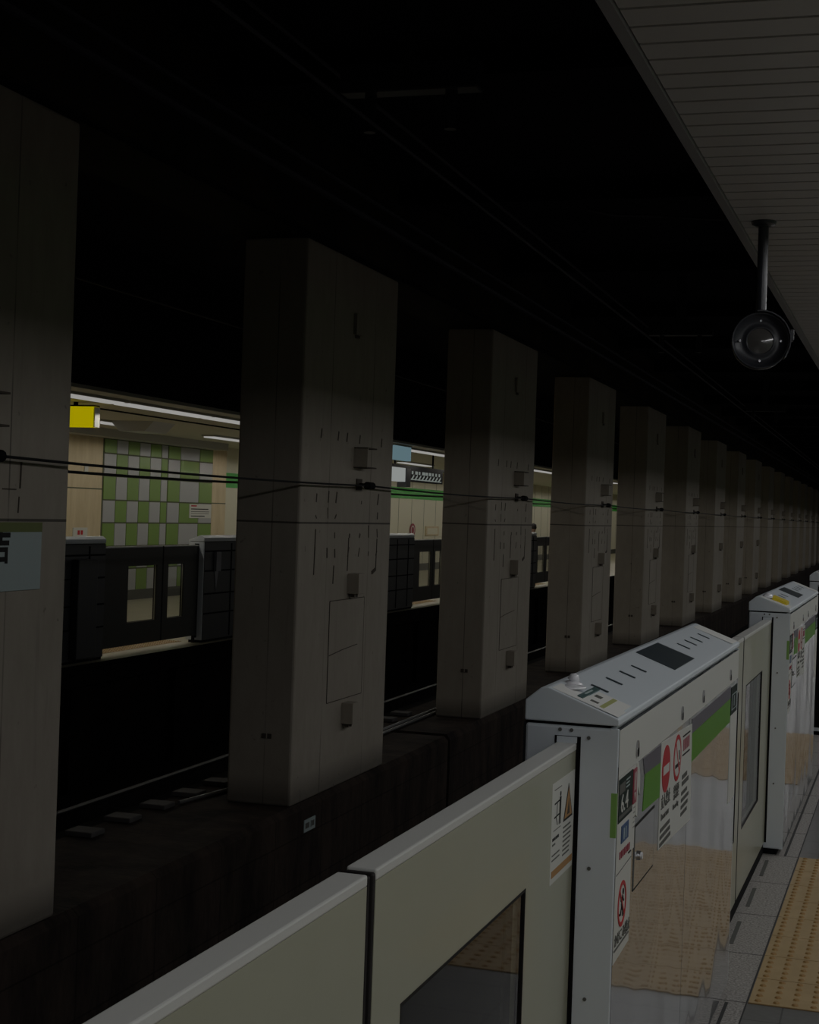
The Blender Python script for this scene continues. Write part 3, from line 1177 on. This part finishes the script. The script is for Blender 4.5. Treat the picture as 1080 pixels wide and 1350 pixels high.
    for a, b, c, d in ((2.18, 2.33, 1.072, 1.075), (2.18, 2.33, 1.020, 1.023), (2.18, 2.19, 1.020, 1.075), (2.32, 2.33, 1.020, 1.075), (2.245, 2.262, 1.03, 1.066)):
        q.rect(a, b, c, d, P1, P1 + 0.001, 'sign_white')
    q.build('number_sign', r, label='small dark sign with a white outlined frame')
    MB().rect(2.16, 2.36, 0.70, 1.004, P0, P1, 'white_film').build('white_sheet', r)
    # lower sheet with the running figure
    q = MB()
    q.plate([(0.014, 0.715), (0.205, 0.722), (0.205, 0.925), (0.014, 0.925)], P0, P1, 'white_film')
    sh = q.build('white_sheet', r)
    q = MB()
    q.bar((0.02, 0.905), (0.2, 0.912), 0.002, P1, P1 + 0.0006, 'grey_ink')
    cy, cz = 0.100, 0.829
    q.ring(cy, cz, 0.041, 0.050, A, B, 'red_film', 32, 1.0)
    q.disc(cy + 0.012, cz + 0.024, 0.007, A, B, 'ink', 12)
    q.bar((cy + 0.008, cz + 0.016), (cy - 0.004, cz - 0.006), 0.011, A, B, 'ink')
    q.bar((cy - 0.004, cz - 0.006), (cy + 0.012, cz - 0.016), 0.006, A, B, 'ink')
    q.bar((cy + 0.012, cz - 0.016), (cy + 0.008, cz - 0.030), 0.005, A, B, 'ink')
    q.bar((cy - 0.004, cz - 0.006), (cy - 0.014, cz - 0.022), 0.006, A, B, 'ink')
    q.bar((cy - 0.014, cz - 0.022), (cy - 0.028, cz - 0.020), 0.005, A, B, 'ink')
    q.bar((cy + 0.006, cz + 0.012), (cy + 0.022, cz + 0.002), 0.004, A, B, 'ink')
    q.bar((cy + 0.002, cz + 0.010), (cy - 0.016, cz + 0.008), 0.004, A, B, 'ink')
    q.bar((cy - 0.032, cz + 0.032), (cy + 0.032, cz - 0.032), 0.006, B, B + 0.0004, 'red_film')
    q.build('no_running_sign', sh)
    text('sheet_text', 'かけこみ禁止', 0.030, 'grey_ink', sh, (B, 0.018, 0.752), sx=1.05)
    q = MB()
    q.bar((0.02, 0.742), (0.195, 0.744), 0.004, A, B, 'grey_ink')
    q.build('small_print', sh)
    return r


def lid_kit(r, L, style):
    """screen, slits and stickers on the sloping lid"""
    q = MB()
    on_lid(q, -0.146, -0.034, 1.04, 1.43, 0.0012, 'screen')
    q.build('display_screen', r)
    for y in (0.24, 0.42, 0.60, 0.77, 1.60, 1.76, 1.90, 2.08):
        if y < L - 0.1:
            q = MB()
            on_lid(q, -0.112, -0.072, y, y + 0.016, 0.0012, 'slot_blue', 0.0)
            q.build('lid_slit', r)
    q = MB()
    on_lid(q, -0.150, -0.004, 0.006, 0.10, 0.0008, 'bright_film')
    on_lid(q, -0.085, -0.010, 0.10, 0.20, 0.0008, 'bright_film')
    q.build('lid_sticker', r)
    q = MB()
    on_lid(q, -0.145, -0.008, L - 0.16, L - 0.01, 0.0008, 'bright_film')
    q.build('lid_sticker', r)
    if style == 0:
        q = MB()
        on_lid(q, -0.100, -0.088, 0.035, 0.225, 0.003, 'teal_label')
        on_lid(q, -0.096, -0.092, 0.09, 0.17, 0.0034, 'sign_white')
        q.build('teal_label', r)
        q = MB()
        on_lid(q, -0.050, -0.040, 0.03, 0.19, 0.0014, 'lime')
        on_lid(q, -0.075, -0.058, 0.05, 0.07, 0.0014, 'grey_ink')
        on_lid(q, -0.080, -0.065, 0.12, 0.15, 0.0014, 'grey_ink')
        q.build('lime_mark', r)
        q = MB()
        zz = lid_z(-0.125)
        q.tube([(-0.135, 0.15, zz), (-0.135, 0.15, zz + 0.006), (-0.135, 0.15, zz + 0.012)], 0.02, 'clear_plastic', 18, radii=[0.024, 0.022, 0.014])
        q.tube([(-0.135, 0.15, zz + 0.012), (-0.130, 0.15, zz + 0.022), (-0.126, 0.15, zz + 0.027)], 0.012, 'clear_plastic', 14, radii=[0.014, 0.012, 0.004])
        q.tube([(-0.130, 0.11, zz), (-0.130, 0.11, zz + 0.004), (-0.130, 0.11, zz + 0.007)], 0.03, 'clear_plastic', 18, radii=[0.034, 0.033, 0.02])
        q.build('clear_lever', r, smooth=True)
    else:
        q = MB()
        zz = lid_z(-0.125)
        q.tube([(-0.125, 0.12, zz), (-0.125, 0.12, zz + 0.012), (-0.125, 0.12, zz + 0.022), (-0.125, 0.12, zz + 0.027)], 0.02, 'clear_plastic', 18,
               radii=[0.026, 0.025, 0.015, 0.004])
        q.build('clear_dome', r, smooth=True)
        q = MB()
        on_lid(q, -0.105, -0.030, 0.13, 0.30, 0.016, 'yellow')
        q.build('yellow_label', r)


def door_leaf(L, side, wlen=0.75, near=True, back='dark_door_back', zb=0.06):
    """side=+1: meeting edge at y=0 and the leaf runs to +y into its box; -1 mirrored. local x=0 is the platform-side face."""
    r = empty('platform_door', (0, 0, 0))
    s = side
    y = lambda a: a * s

    def bx(m, x0, x1, a, b, z0, z1, mat):
        a, b = sorted((y(a), y(b)))
        m.box(x0, x1, a, b, z0, z1, mat)
    w0, w1, z0, z1 = 0.145, 0.145 + wlen, 0.34, 0.967
    full = L + 0.015
    m = MB()
    T = 0.042
    F, Bk = 'door_paint', back
    for a, b, c, d in ((0.018, w0, zb, 1.17), (w1, full, zb, 1.17), (w0, w1, zb, z0), (w0, w1, z1, 1.17)):
        bx(m, -T * 0.55, 0.0, a, b, c, d, F)
        bx(m, -T, -T * 0.55, a, b, c, d, Bk)
    m.build('panel', r)
    m = MB()
    bx(m, -T - 0.001, 0.001, 0.018, full, 1.17, 1.186, 'door_top_lit')
    m.build('top_cap', r, bevel=0.003)
    m = MB()
    bx(m, -T + 0.006, -0.003, w0, w1, z0, z1, 'window_glass')
    m.build('window_glass', r)
    m = MB()
    g = 0.005
    bx(m, -0.012, 0.0005, w0, w0 + g, z0, z1, 'rubber')
    bx(m, -0.012, 0.001, w1 - g, w1, z0, z1, 'rubber')
    bx(m, -0.012, 0.001, w0, w1, z0, z0 + g, 'rubber')
    bx(m, -0.012, 0.001, w0, w1, z1 - g, z1, 'rubber')
    m.build('window_gasket', r)
    m = MB()
    bx(m, -T, 0.0, 0.004, 0.018, zb, 1.182, 'rubber')
    m.build('edge_seal', r, bevel=0.003)
    if not near:
        for a in (L - 0.06,):
            m = MB()
            bx(m, -T + 0.008, -0.008, a, a + 0.04, 0.0, zb, 'rubber')
            m.build('guide_foot', r)
    return r


def warning_sticker(r, y0, z1):
    """tall white sticker with pictogram, triangle and orange foot, on the platform face of a leaf"""
    A, B, C = 0.0, 0.0008, 0.0014
    w_, h_ = 0.215, 0.205
    q = MB()
    q.rect(y0, y0 + w_, z1 - h_, z1, A, B, 'white_film')
    st = q.build('warning_sticker', r)
    q = MB()
    q.rect(y0 + 0.012, y0 + w_ - 0.006, z1 - h_ + 0.012, z1 - h_ + 0.026, B, C, 'orange_film')
    q.build('orange_strip', st)
    q = MB()
    cy = y0 + 0.155
    t = [(cy - 0.045, z1 - 0.095), (cy + 0.045, z1 - 0.095), (cy, z1 - 0.020)]
    q.plate(t, B, C, 'ink')
    t2 = [(cy - 0.036, z1 - 0.090), (cy + 0.036, z1 - 0.090), (cy, z1 - 0.030)]
    q.plate(t2, C, C + 0.0003, 'orange_film')
    q.plate([(cy - 0.012, z1 - 0.085), (cy + 0.014, z1 - 0.085), (cy + 0.004, z1 - 0.052)], C + 0.0003, C + 0.0005, 'rust')
    q.build('warning_triangle', st)
    q = MB()
    b0 = y0 + 0.02
    q.bar((b0, z1 - 0.015), (b0 + 0.065, z1 - 0.015), 0.0015, B, C, 'grey_ink')
    q.bar((b0, z1 - 0.098), (b0 + 0.065, z1 - 0.098), 0.0015, B, C, 'grey_ink')
    q.disc(b0 + 0.058, z1 - 0.030, 0.005, B, C, 'ink', 10)
    q.bar((b0 + 0.058, z1 - 0.036), (b0 + 0.056, z1 - 0.066), 0.014, B, C, 'ink')
    q.bar((b0 + 0.053, z1 - 0.064), (b0 + 0.050, z1 - 0.092), 0.005, B, C, 'ink')
    q.bar((b0 + 0.060, z1 - 0.064), (b0 + 0.062, z1 - 0.092), 0.005, B, C, 'ink')
    q.bar((b0 + 0.004, z1 - 0.044), (b0 + 0.054, z1 - 0.042), 0.003, B, C, 'ink')
    q.bar((b0 + 0.004, z1 - 0.072), (b0 + 0.05, z1 - 0.070), 0.003, B, C, 'ink')
    q.bar((b0 + 0.028, z1 - 0.043), (b0 + 0.026, z1 - 0.072), 0.003, B, C, 'ink')
    q.bar((b0 + 0.020, z1 - 0.072), (b0 + 0.034, z1 - 0.090), 0.003, B, C, 'ink')
    q.build('pictogram', st)
    q = MB()
    rnd = random.Random(2)
    lines(q, y0 + 0.012, y0 + 0.095, z1 - 0.112, 1, 0.01, 0.006, B, C, 'ink', rnd)
    lines(q, y0 + 0.012, y0 + 0.045, z1 - 0.124, 1, 0.01, 0.004, B, C, 'grey_ink', rnd)
    lines(q, y0 + 0.012, y0 + 0.095, z1 - 0.146, 2, 0.010, 0.003, B, C, 'grey_ink', rnd, False)
    lines(q, y0 + 0.112, y0 + 0.195, z1 - 0.106, 7, 0.0095, 0.0035, B, C, 'grey_ink', rnd, False)
    q.build('small_print', st, kind='stuff')


BX = -0.52         # front face of the gate boxes, platform frame
LEAF = -0.612      # platform-side face of the door leaves
BL = 2.38
BP = 4.77
B1 = 3.30


def place_near(o, x, y, z=0.0):
    o.location = plat(x, y, z)
    o.rotation_euler = (0, 0, -SK)


box_near = make_box(BL)
second = copy_tree(box_near)
lid_kit(box_near, BL, 0)
third = copy_tree(second)
lid_kit(second, BL, 1)
lid_kit(third, BL, 1)
place_near(box_near, BX, B1)
tag(box_near, 'large white gate box in front with red no entry sign on its side', 'platform gate', 'gate boxes on the near platform')
place_near(second, BX, B1 + BP)
tag(second, 'white gate box with a yellow label on its lid, behind the large front box', 'platform gate', 'gate boxes on the near platform')
place_near(third, BX, B1 + 2 * BP)
tag(third, 'farthest white gate box, mostly cut by the right edge of the photo', 'platform gate', 'gate boxes on the near platform')

SEAM = 1.07
leafA = door_leaf(SEAM, -1, 0.62)
place_near(leafA, LEAF, B1 - (BP - BL) + SEAM)
tag(leafA, 'beige door leaf at the bottom edge of the photo, left of the black meeting seam', 'platform door', 'door leaves of the near platform')
leafB = door_leaf(BP - BL - SEAM, 1, 0.75)
place_near(leafB, LEAF, B1 - (BP - BL) + SEAM)
warning_sticker(leafB, 1.100, 1.131)
tag(leafB, 'beige door leaf with a window and white warning sticker beside the front gate box', 'platform door', 'door leaves of the near platform')
leafC = copy_tree(leafA)
place_near(leafC, LEAF, B1 + BL + SEAM)
leafC['label'] = 'beige door leaf showing only its top edge behind the far end of the front gate box'
leafD = copy_tree(leafB, None, skip=('warning_sticker',))
place_near(leafD, LEAF, B1 + BL + SEAM)
leafD['label'] = 'beige door leaf between the two gate boxes, sliding into the second one'
# sill rails under the doors
for y0_, lab in ((B1 - (BP - BL), 'dark sill rail under the near pair of door leaves'), (B1 + BL, 'dark sill rail under the doors between the first and second gate box')):
    s_ = MB().box(-0.041, -0.004, 0.0, BP - BL, 0.0, 0.058, 'black').build('door_sill')
    place_near(s_, LEAF, y0_)
    tag(s_, lab, 'door sill')

# slip strips in the granite
sl = None
for xx, yy, lab in ((-0.577, 6.295, 'nearest of all, alone at the box edge'), (-0.577, 6.93, 'second row, on the side of the yellow paving'),
                    (-0.577, 7.56, 'farthest row, on the side of the yellow paving'), (-0.637, 6.93, 'second row, close to the door'),
                    (-0.637, 7.56, 'farthest row, close to the door')):
    if sl is None:
        sl = MB().box(-0.0085, 0.0085, 0, 0.36, 0.0, 0.002, 'slip_strip').build('slip_strip')
        o = sl
    else:
        o = sl.copy()
        col.objects.link(o)
    o.location = plat(xx, yy, 0)
    tag(o, 'dark floor strip in the granite, ' + lab, 'slip strip', 'anti-slip strips by the second door')


# tactile paving
def tactile():
    m = MB()
    W, Lt, t = 3, 8, 0.315
    for i in range(W):
        for j in range(Lt):
            x0, y0_ = i * t, j * t
            m.box(x0 + 0.0012, x0 + t - 0.0012, y0_ + 0.003, y0_ + t - 0.003, 0.0, 0.004, 'tactile_yellow')
    m.box(0, W * t, 0, Lt * t, 0.0, 0.0015, 'tactile_joint')
    for i in range(W):
        for j in range(Lt):
            for a in range(5):
                for b in range(5):
                    cx, cy = i * t + 0.0315 + 0.063 * a, j * t + 0.0315 + 0.063 * b
                    k = len(m.v)
                    n = 8
                    for rr, zz in ((0.0125, 0.004), (0.008, 0.0095)):
                        m.v += [(cx + rr * math.cos(2 * math.pi * q / n), cy + rr * math.sin(2 * math.pi * q / n), zz) for q in range(n)]
                    m.f += [(k + q, k + (q + 1) % n, k + n + (q + 1) % n, k + n + q) for q in range(n)] + [tuple(k + n + q for q in range(n))]
                    m.m += [m.mi('tactile_dome')] * (n + 1)
    return m.build('tactile_paving')


tp = tactile()
for k, lab in ((1, 'yellow studded paving on the floor in the bottom right corner'), (0, 'yellow studded paving in front of the nearest door pair, mirrored in its glass'),
               (2, 'yellow studded paving farther on, mirrored in the second gate box')):
    o = tp if k == 1 else tp.copy()
    if k != 1:
        col.objects.link(o)
    o.location = plat(-0.435, 5.535 + BP * (k - 1), 0.0)
    o.rotation_euler = (0, 0, -SK)
    tag(o, lab, 'paving', 'studded paving in front of the doors')

# ------------------------------------------------------------------ far platform gates
FBX = -8.18
far_specs = [(12.38, 2.40, 'dark gate box with a raised cover, at the left of the tiled wall'),
             (17.24, 2.40, 'dark ribbed gate box beside the second column, right of the tiled wall'),
             (22.05, 3.82, 'dark ribbed gate box seen between the second and third columns'),
             (28.30, 2.40, 'dark gate box hidden mostly by the third column'),
             (33.10, 2.45, 'dark gate box between the third and fourth columns, person behind it')]
protos = {}
for y0_, L, lab in far_specs:
    key = L
    if key in protos:
        b_ = copy_tree(protos[key])
    else:
        b_ = make_box(L, near=False)
        protos[key] = b_
    b_.location = (FBX, y0_ + L, 0)
    b_.rotation_euler = (0, 0, math.pi)
    tag(b_, lab, 'platform gate', 'gate boxes on the far platform')
    if y0_ < 13:
        # raised cover on the track side (local frame is turned by pi)
        c = MB()
        c.box(-0.30, -0.213, 0.32, 0.72, 0.05, 1.07, 'dark_back')
        c.build('raised_cover', b_, bevel=0.01)
    if abs(y0_ - 17.24) < .01:
        c = MB()
        c.box(-0.25, -0.213, 1.98, 2.12, 0.86, 1.10, 'cover_grey')
        c.plate([(1.99, 0.86), (2.05, 0.62), (2.10, 0.86)], -0.22, -0.213, 'cover_grey')
        c.build('side_cover', b_, bevel=0.004)

FLEAF = FBX + 0.092
lp = [(14.78, 17.24, 16.29, 'left', 'the tiled wall'), (25.87, 28.30, 27.30, 'left', 'the third column'), (35.55, 37.9, 36.9, 'left', 'the fourth column')]
for ya, yb, ym, _, wh in lp:
    a = door_leaf(ym - ya, 1, 0.70, near=False, zb=0.09)       # turned round: runs to -y
    a.location = (FLEAF, ym, 0)
    a.rotation_euler = (0, 0, math.pi)
    b_ = door_leaf(yb - ym, -1, 0.42, near=False, zb=0.09)
    b_.location = (FLEAF, ym, 0)
    b_.rotation_euler = (0, 0, math.pi)
    tag(a, 'dark wide door leaf with a tall window on the far platform, nearer ' + ('the raised-cover box' if ya < 15 else 'the viewer by ' + wh), 'platform door', 'door leaves of the far platform')
    tag(b_, 'dark narrow door leaf with a slim window on the far platform, ' + ('in front of the tiled wall' if ya < 15 else 'right hand one by ' + wh), 'platform door', 'door leaves of the far platform')

for (ya, yb, ym, _, wh), nm in zip(lp, ('in front of the tiled wall', 'right of the second column', 'left of the fourth column')):
    o = tp.copy()
    col.objects.link(o)
    o.location = (-9.10, ya - 0.03, 0.0)
    o.rotation_euler = (0, 0, 0)
    o.scale = (0.9, 1, 1)
    tag(o, 'yellow studded paving on the far platform, under the doors ' + nm, 'paving', 'studded paving in front of the doors')

# ------------------------------------------------------------------ far platform lamps and signs
def lamp_strip(L):
    r = empty('ceiling_light', (0, 0, 0))
    MB().box(-0.13, 0.13, 0, L, 0.02, 0.05, 'far_fascia').build('housing', r)
    MB().box(-0.10, 0.10, 0.03, L - 0.03, 0.0, 0.02, 'lit_strip').build('diffuser', r)
    return r


ls = lamp_strip(2.35)
k = 0
desc = ['first', 'second', 'third', 'fourth', 'fifth', 'sixth', 'seventh', 'eighth', 'ninth', 'tenth', 'eleventh', 'twelfth', 'thirteenth', 'fourteenth', 'fifteenth', 'sixteenth']
for i in range(16):
    o = ls if k == 0 else copy_tree(ls)
    k += 1
    o.location = (-8.62, 11.4 + 2.4 * i, 2.80)
    tag(o, 'long white ceiling light above the far gates, %s of the row from the left' % desc[i], 'light', 'ceiling lights above the far gates')
for i, yy in enumerate((18.5, 23.8, 29.1, 34.4, 39.7)):
    o = copy_tree(ls)
    o.location = (-11.0, yy, 2.80)
    tag(o, 'long white ceiling light nearer the far wall, %s of the row from the left' % desc[i], 'light', 'ceiling lights near the far wall')
# dark slot in the ceiling and air unit
tag(MB().box(-9.7, -9.62, 17.6, 22.6, 2.838, 2.852, 'black').build('ceiling_slot'), 'long dark slot in the far platform ceiling', 'vent')
au = MB()
au.prism([(-10.9, 2.85), (-10.75, 2.70), (-10.35, 2.70), (-10.2, 2.85)], 20.2, 20.9, 'tile_white')
tag(au.build('air_vent'), 'pale box shaped air vent under the far platform ceiling', 'vent')
# yellow exit sign, hung across the platform
ys_ = empty('exit_sign', (-9.12, 16.5, 2.55))
tag(ys_, 'bright yellow hanging sign at the edge of the first column', 'sign')
MB().box(-1.2, 0.0, 0.0, 0.12, 0.0, 0.245, 'lit_yellow').build('yellow_panel', ys_)
MB().box(-1.2, 0.005, -0.004, 0.124, 0.245, 0.262, 'black').build('top_rail', ys_)
MB().box(-0.012, 0.012, 0.0, 0.12, 0.0, 0.24, 'white_film').build('end_cap', ys_)
MB().box(-0.9, -0.86, 0.04, 0.08, 0.262, 0.30, 'black').build('hanger', ys_)
MB().box(-0.3, -0.26, 0.04, 0.08, 0.262, 0.30, 'black').build('hanger', ys_)
# departure board
db = empty('departure_board', (-8.9, 27.2, 2.26))
tag(db, 'hanging departure board with lit white panel and black display over the far platform', 'display')
MB().box(-0.15, 0.0, -0.2, 3.6, 0.24, 0.30, 'black').build('top_rail', db)
MB().box(-0.15, 0.0, 0.05, 0.95, -0.02, 0.24, 'lit_screen').build('white_panel', db)
MB().box(-0.17, 0.02, 0.97, 1.22, -0.12, 0.24, 'lamp_black').build('post', db)
q = MB()
q.box(-0.15, 0.0, 1.22, 3.5, 0.0, 0.24, 'black')
disp = q.build('black_display', db)
q = MB()
rnd = random.Random(4)
for a in range(9):
    y = 1.35 + 0.23 * a
    q.box(0.0, 0.003, y, y + rnd.choice((0.1, 0.16, 0.2)), 0.14, 0.20, 'lit_glyph')
    q.bar((y, 0.04), (y + 0.16, 0.12), 0.04, 0.0, 0.003, 'lit_glyph')
q.box(0.0, 0.003, 1.3, 3.4, 0.03, 0.05, 'lit_glyph')
q.build('lit_characters', disp)
MB().box(-0.09, -0.06, 0.5, 0.53, 0.30, 0.59, 'black').build('hanger', db)
MB().box(-0.09, -0.06, 3.0, 3.03, 0.30, 0.59, 'black').build('hanger', db)
# pale blue lit panel
pb = empty('blue_sign', (-8.16, 25.15, 2.56))
tag(pb, 'pale blue lit panel hanging at the far ceiling edge right of the second column', 'sign')
MB().box(-0.10, 0.0, 0, 0.95, 0, 0.24, 'lit_blue').build('lit_face', pb)
MB().box(-0.11, 0.01, -0.01, 0.96, 0.24, 0.272, 'far_fascia').build('frame', pb)
# notice on the tiled wall
q = MB()
q.box(0, 0.012, 0, 0.95, 0, 0.26, 'white_film')
nt_ = q.build('wall_notice', loc=(FW + 0.012, 26.28, 1.42))
tag(nt_, 'white notice with red heading and black lines on the green and white tiled wall', 'notice')
q = MB()
q.box(0.012, 0.014, 0.06, 0.30, 0.215, 0.24, 'red_film')
q.box(0.012, 0.014, 0.06, 0.82, 0.160, 0.178, 'ink')
q.box(0.012, 0.014, 0.06, 0.86, 0.115, 0.127, 'grey_ink')
q.box(0.012, 0.014, 0.06, 0.84, 0.08, 0.09, 'grey_ink')
q.box(0.012, 0.014, 0.06, 0.66, 0.03, 0.046, 'ink')
q.build('print', nt_)
q = MB()
q.box(0, 0.012, 0, 0.46, 0, 0.16, 'white_film')
n2 = q.build('red_print_notice', loc=(FW, 22.05, 1.08))
tag(n2, 'small white notice with two red characters on the wooden wall panel', 'notice')
q = MB()
q.box(0.012, 0.014, 0.14, 0.21, 0.045, 0.115, 'red_film')
q.box(0.012, 0.014, 0.24, 0.31, 0.045, 0.115, 'red_film')
q.build('print', n2)
q = MB()
q.box(0, 0.012, 0, 0.12, 0, 0.12, 'white_film')
tag(q.build('small_notice', loc=(FW, 22.35, 2.14)), 'tiny white square notice high on the wooden wall panel', 'notice')
# round pink sticker and brown frame on the beige wall
q = MB()
q.disc(0, 0, 0.19, 0, 0.01, 'pink_red', 24, 1.3)
q.ring(0, 0, 0.10, 0.13, 0.01, 0.012, 'white_film', 20, 1.3)
tag(q.build('round_notice', loc=(-12.985, 41.9, 1.16)), 'round pink notice low on the beige far wall', 'notice')
q = MB()
q.box(0, 0.03, 0, 1.3, 0, 0.27, 'orange_panel')
q.box(0.03, 0.032, 0.12, 1.18, 0.04, 0.22, 'far_wall')
tag(q.build('wall_frame', loc=(-13.0, 43.2, 1.0)), 'brown framed square on the beige far wall by the third column', 'frame')

# ------------------------------------------------------------------ round lamp hung from the slatted ceiling
LX, LY = -0.545, 6.30
lr = empty('hanging_lamp', plat(LX, LY, 2.87), 0.12)
tag(lr, 'round black lamp hanging on a pole from the slatted ceiling', 'lamp')
q = MB()
q.tube([(0, 0, 0), (0, 0, -0.012), (0, 0, -0.02)], 0.06, 'lamp_black', 28, radii=[0.050, 0.047, 0.028])
q.build('ceiling_flange', lr)
q = MB()
q.tube([(0, 0, -0.015), (0, 0, -0.375)], 0.0205, 'lamp_black', 18)
q.build('pole', lr, smooth=False)
q = MB()
q.box(-0.02, 0.02, -0.02, 0.03, -0.395, -0.355, 'lamp_black')
q.build('clamp', lr, bevel=0.004)
CZ = -0.478


def ytube(m, prof, mat, n=40):
    """surface of revolution about the y axis through (0, *, CZ); prof = (y, r)"""
    k = len(m.v)
    for y, r_ in prof:
        m.v += [(r_ * math.cos(2 * math.pi * q / n), y, CZ + r_ * math.sin(2 * math.pi * q / n)) for q in range(n)]
    for a in range(len(prof) - 1):
        for q in range(n):
            j = (q + 1) % n
            m.f.append((k + a * n + q, k + a * n + j, k + (a + 1) * n + j, k + (a + 1) * n + q))
            m.m.append(m.mi(mat))


q = MB()
ytube(q, [(0.075, 0.0), (0.075, 0.085), (0.05, 0.108), (-0.03, 0.112), (-0.052, 0.112), (-0.056, 0.109), (-0.052, 0.104), (-0.034, 0.100), (-0.030, 0.058), (-0.036, 0.053), (-0.03, 0.05)], 'lamp_black')
q.build('housing', lr, smooth=True)
q = MB()
ytube(q, [(-0.030, 0.051), (-0.034, 0.030), (-0.036, 0.001)], 'lens', 32)
q.build('lens', lr, smooth=True)
for a in range(4):
    an = a * math.pi / 2
    q = MB()
    cx, cz = 0.079 * math.cos(an), 0.079 * math.sin(an)
    q.tube([(cx, -0.033, CZ + cz), (cx, -0.040, CZ + cz)], 0.0045, 'steel', 10)
    q.build('bolt', lr)
q = MB()
for k in range(14):
    a0 = math.radians(-35 + 9.5 * k)
    a1 = math.radians(-35 + 9.5 * (k + 1))
    for (r0, r1) in ((0.113, 0.118),):
        i = len(q.v)
        for rr in (r0, r1):
            for aa in (a0, a1):
                for yy in (-0.075, 0.02):
                    q.v.append((rr * math.cos(aa), yy, CZ + rr * math.sin(aa)))
        q.f += [tuple(i + j for j in f) for f in ((0, 1, 3, 2), (4, 6, 7, 5), (0, 2, 6, 4), (1, 5, 7, 3), (0, 4, 5, 1), (2, 3, 7, 6))]
        q.m += [q.mi('lamp_black')] * 6
q.build('hood', lr)
MB().box(0.112, 0.128, -0.06, 0.0, CZ + 0.0, CZ + 0.045, 'lamp_black').build('latch', lr, bevel=0.003)

# ------------------------------------------------------------------ person behind the far gate
def person(loc, rotz):
    verts = [(0, 0, 0.95), (0, 0.01, 1.12), (0, 0.0, 1.33), (0, -0.03, 1.43), (0, -0.06, 1.50), (0, -0.075, 1.60),
             (-0.17, 0.0, 1.36), (-0.21, -0.02, 1.10), (-0.10, -0.20, 1.12), (-0.06, -0.27, 1.16),
             (0.17, 0.0, 1.36), (0.21, -0.02, 1.10), (0.12, -0.20, 1.10), (0.08, -0.27, 1.14),
             (-0.09, 0, 0.88), (-0.10, -0.02, 0.48), (-0.10, 0.02, 0.08), (-0.10, -0.12, 0.04),
             (0.09, 0, 0.88), (0.10, -0.02, 0.48), (0.10, 0.02, 0.08), (0.10, -0.12, 0.04)]
    rad = [0.14, 0.13, 0.15, 0.06, 0.075, 0.085, 0.065, 0.05, 0.035, 0.03, 0.065, 0.05, 0.035, 0.03, 0.09, 0.065, 0.045, 0.04, 0.09, 0.065, 0.045, 0.04]
    edges = [(0, 1), (1, 2), (2, 3), (3, 4), (4, 5), (2, 6), (6, 7), (7, 8), (8, 9), (2, 10), (10, 11), (11, 12), (12, 13),
             (0, 14), (14, 15), (15, 16), (16, 17), (0, 18), (18, 19), (19, 20), (20, 21)]
    me = bpy.data.meshes.new('person_body')
    me.from_pydata(verts, edges, [])
    tmp = bpy.data.objects.new('tmp', me)
    col.objects.link(tmp)
    sk = tmp.modifiers.new('s', 'SKIN')
    for i, v in enumerate(me.skin_vertices[0].data):
        v.radius = (rad[i], rad[i] * (0.8 if i < 3 else 1))
        v.use_root = (i == 0)
    tmp.modifiers.new('u', 'SUBSURF').levels = 2
    dg = bpy.context.evaluated_depsgraph_get()
    nm = bpy.data.meshes.new_from_object(tmp.evaluated_get(dg))
    bpy.data.objects.remove(tmp)
    nm.materials.clear()
    nm.materials.append(MATS['dark_cloth'])
    nm.materials.append(MATS['skin'])
    for p_ in nm.polygons:
        c = p_.center
        p_.material_index = 1 if (c.z > 1.44 or (c.y < -0.215 and c.z > 1.0)) else 0
        p_.use_smooth = True
    o = bpy.data.objects.new('person', nm)
    col.objects.link(o)
    o.location = loc
    o.rotation_euler = (0, 0, rotz)
    # hair
    q = MB()
    n = 14
    rows = []
    for a in range(7):
        ph = math.pi / 2 - a * math.radians(19)
        rows.append((0.108 * math.cos(ph), 1.58 + 0.112 * math.sin(ph)))
    k = 0
    for rr, zz in rows:
        q.v += [(rr * math.cos(2 * math.pi * t / n), -0.055 + rr * 1.08 * math.sin(2 * math.pi * t / n), zz) for t in range(n)]
    for a in range(6):
        for t in range(n):
            if a > 2 and n // 2 + 1 < t < n - 2:
                continue
            j = (t + 1) % n
            q.f.append((a * n + t, (a + 1) * n + t, (a + 1) * n + j, a * n + j))
            q.m.append(q.mi('hair'))
    q.build('hair', o, smooth=True)
    return o


pr = person((-8.75, 38.35, 0.0), math.radians(100))
pr.scale = (0.9, 0.9, 0.88)
tag(pr, 'person with dark hair in dark clothes standing behind the far gate, head above it', 'person')
q = MB().box(-0.04, 0.04, -0.008, 0.0, -0.07, 0.07, 'black')
ph = q.build('phone', loc=(-8.515, 38.455, 1.04), rotz=math.radians(100))
tag(ph, 'dark phone held by the person behind the far gate', 'phone')
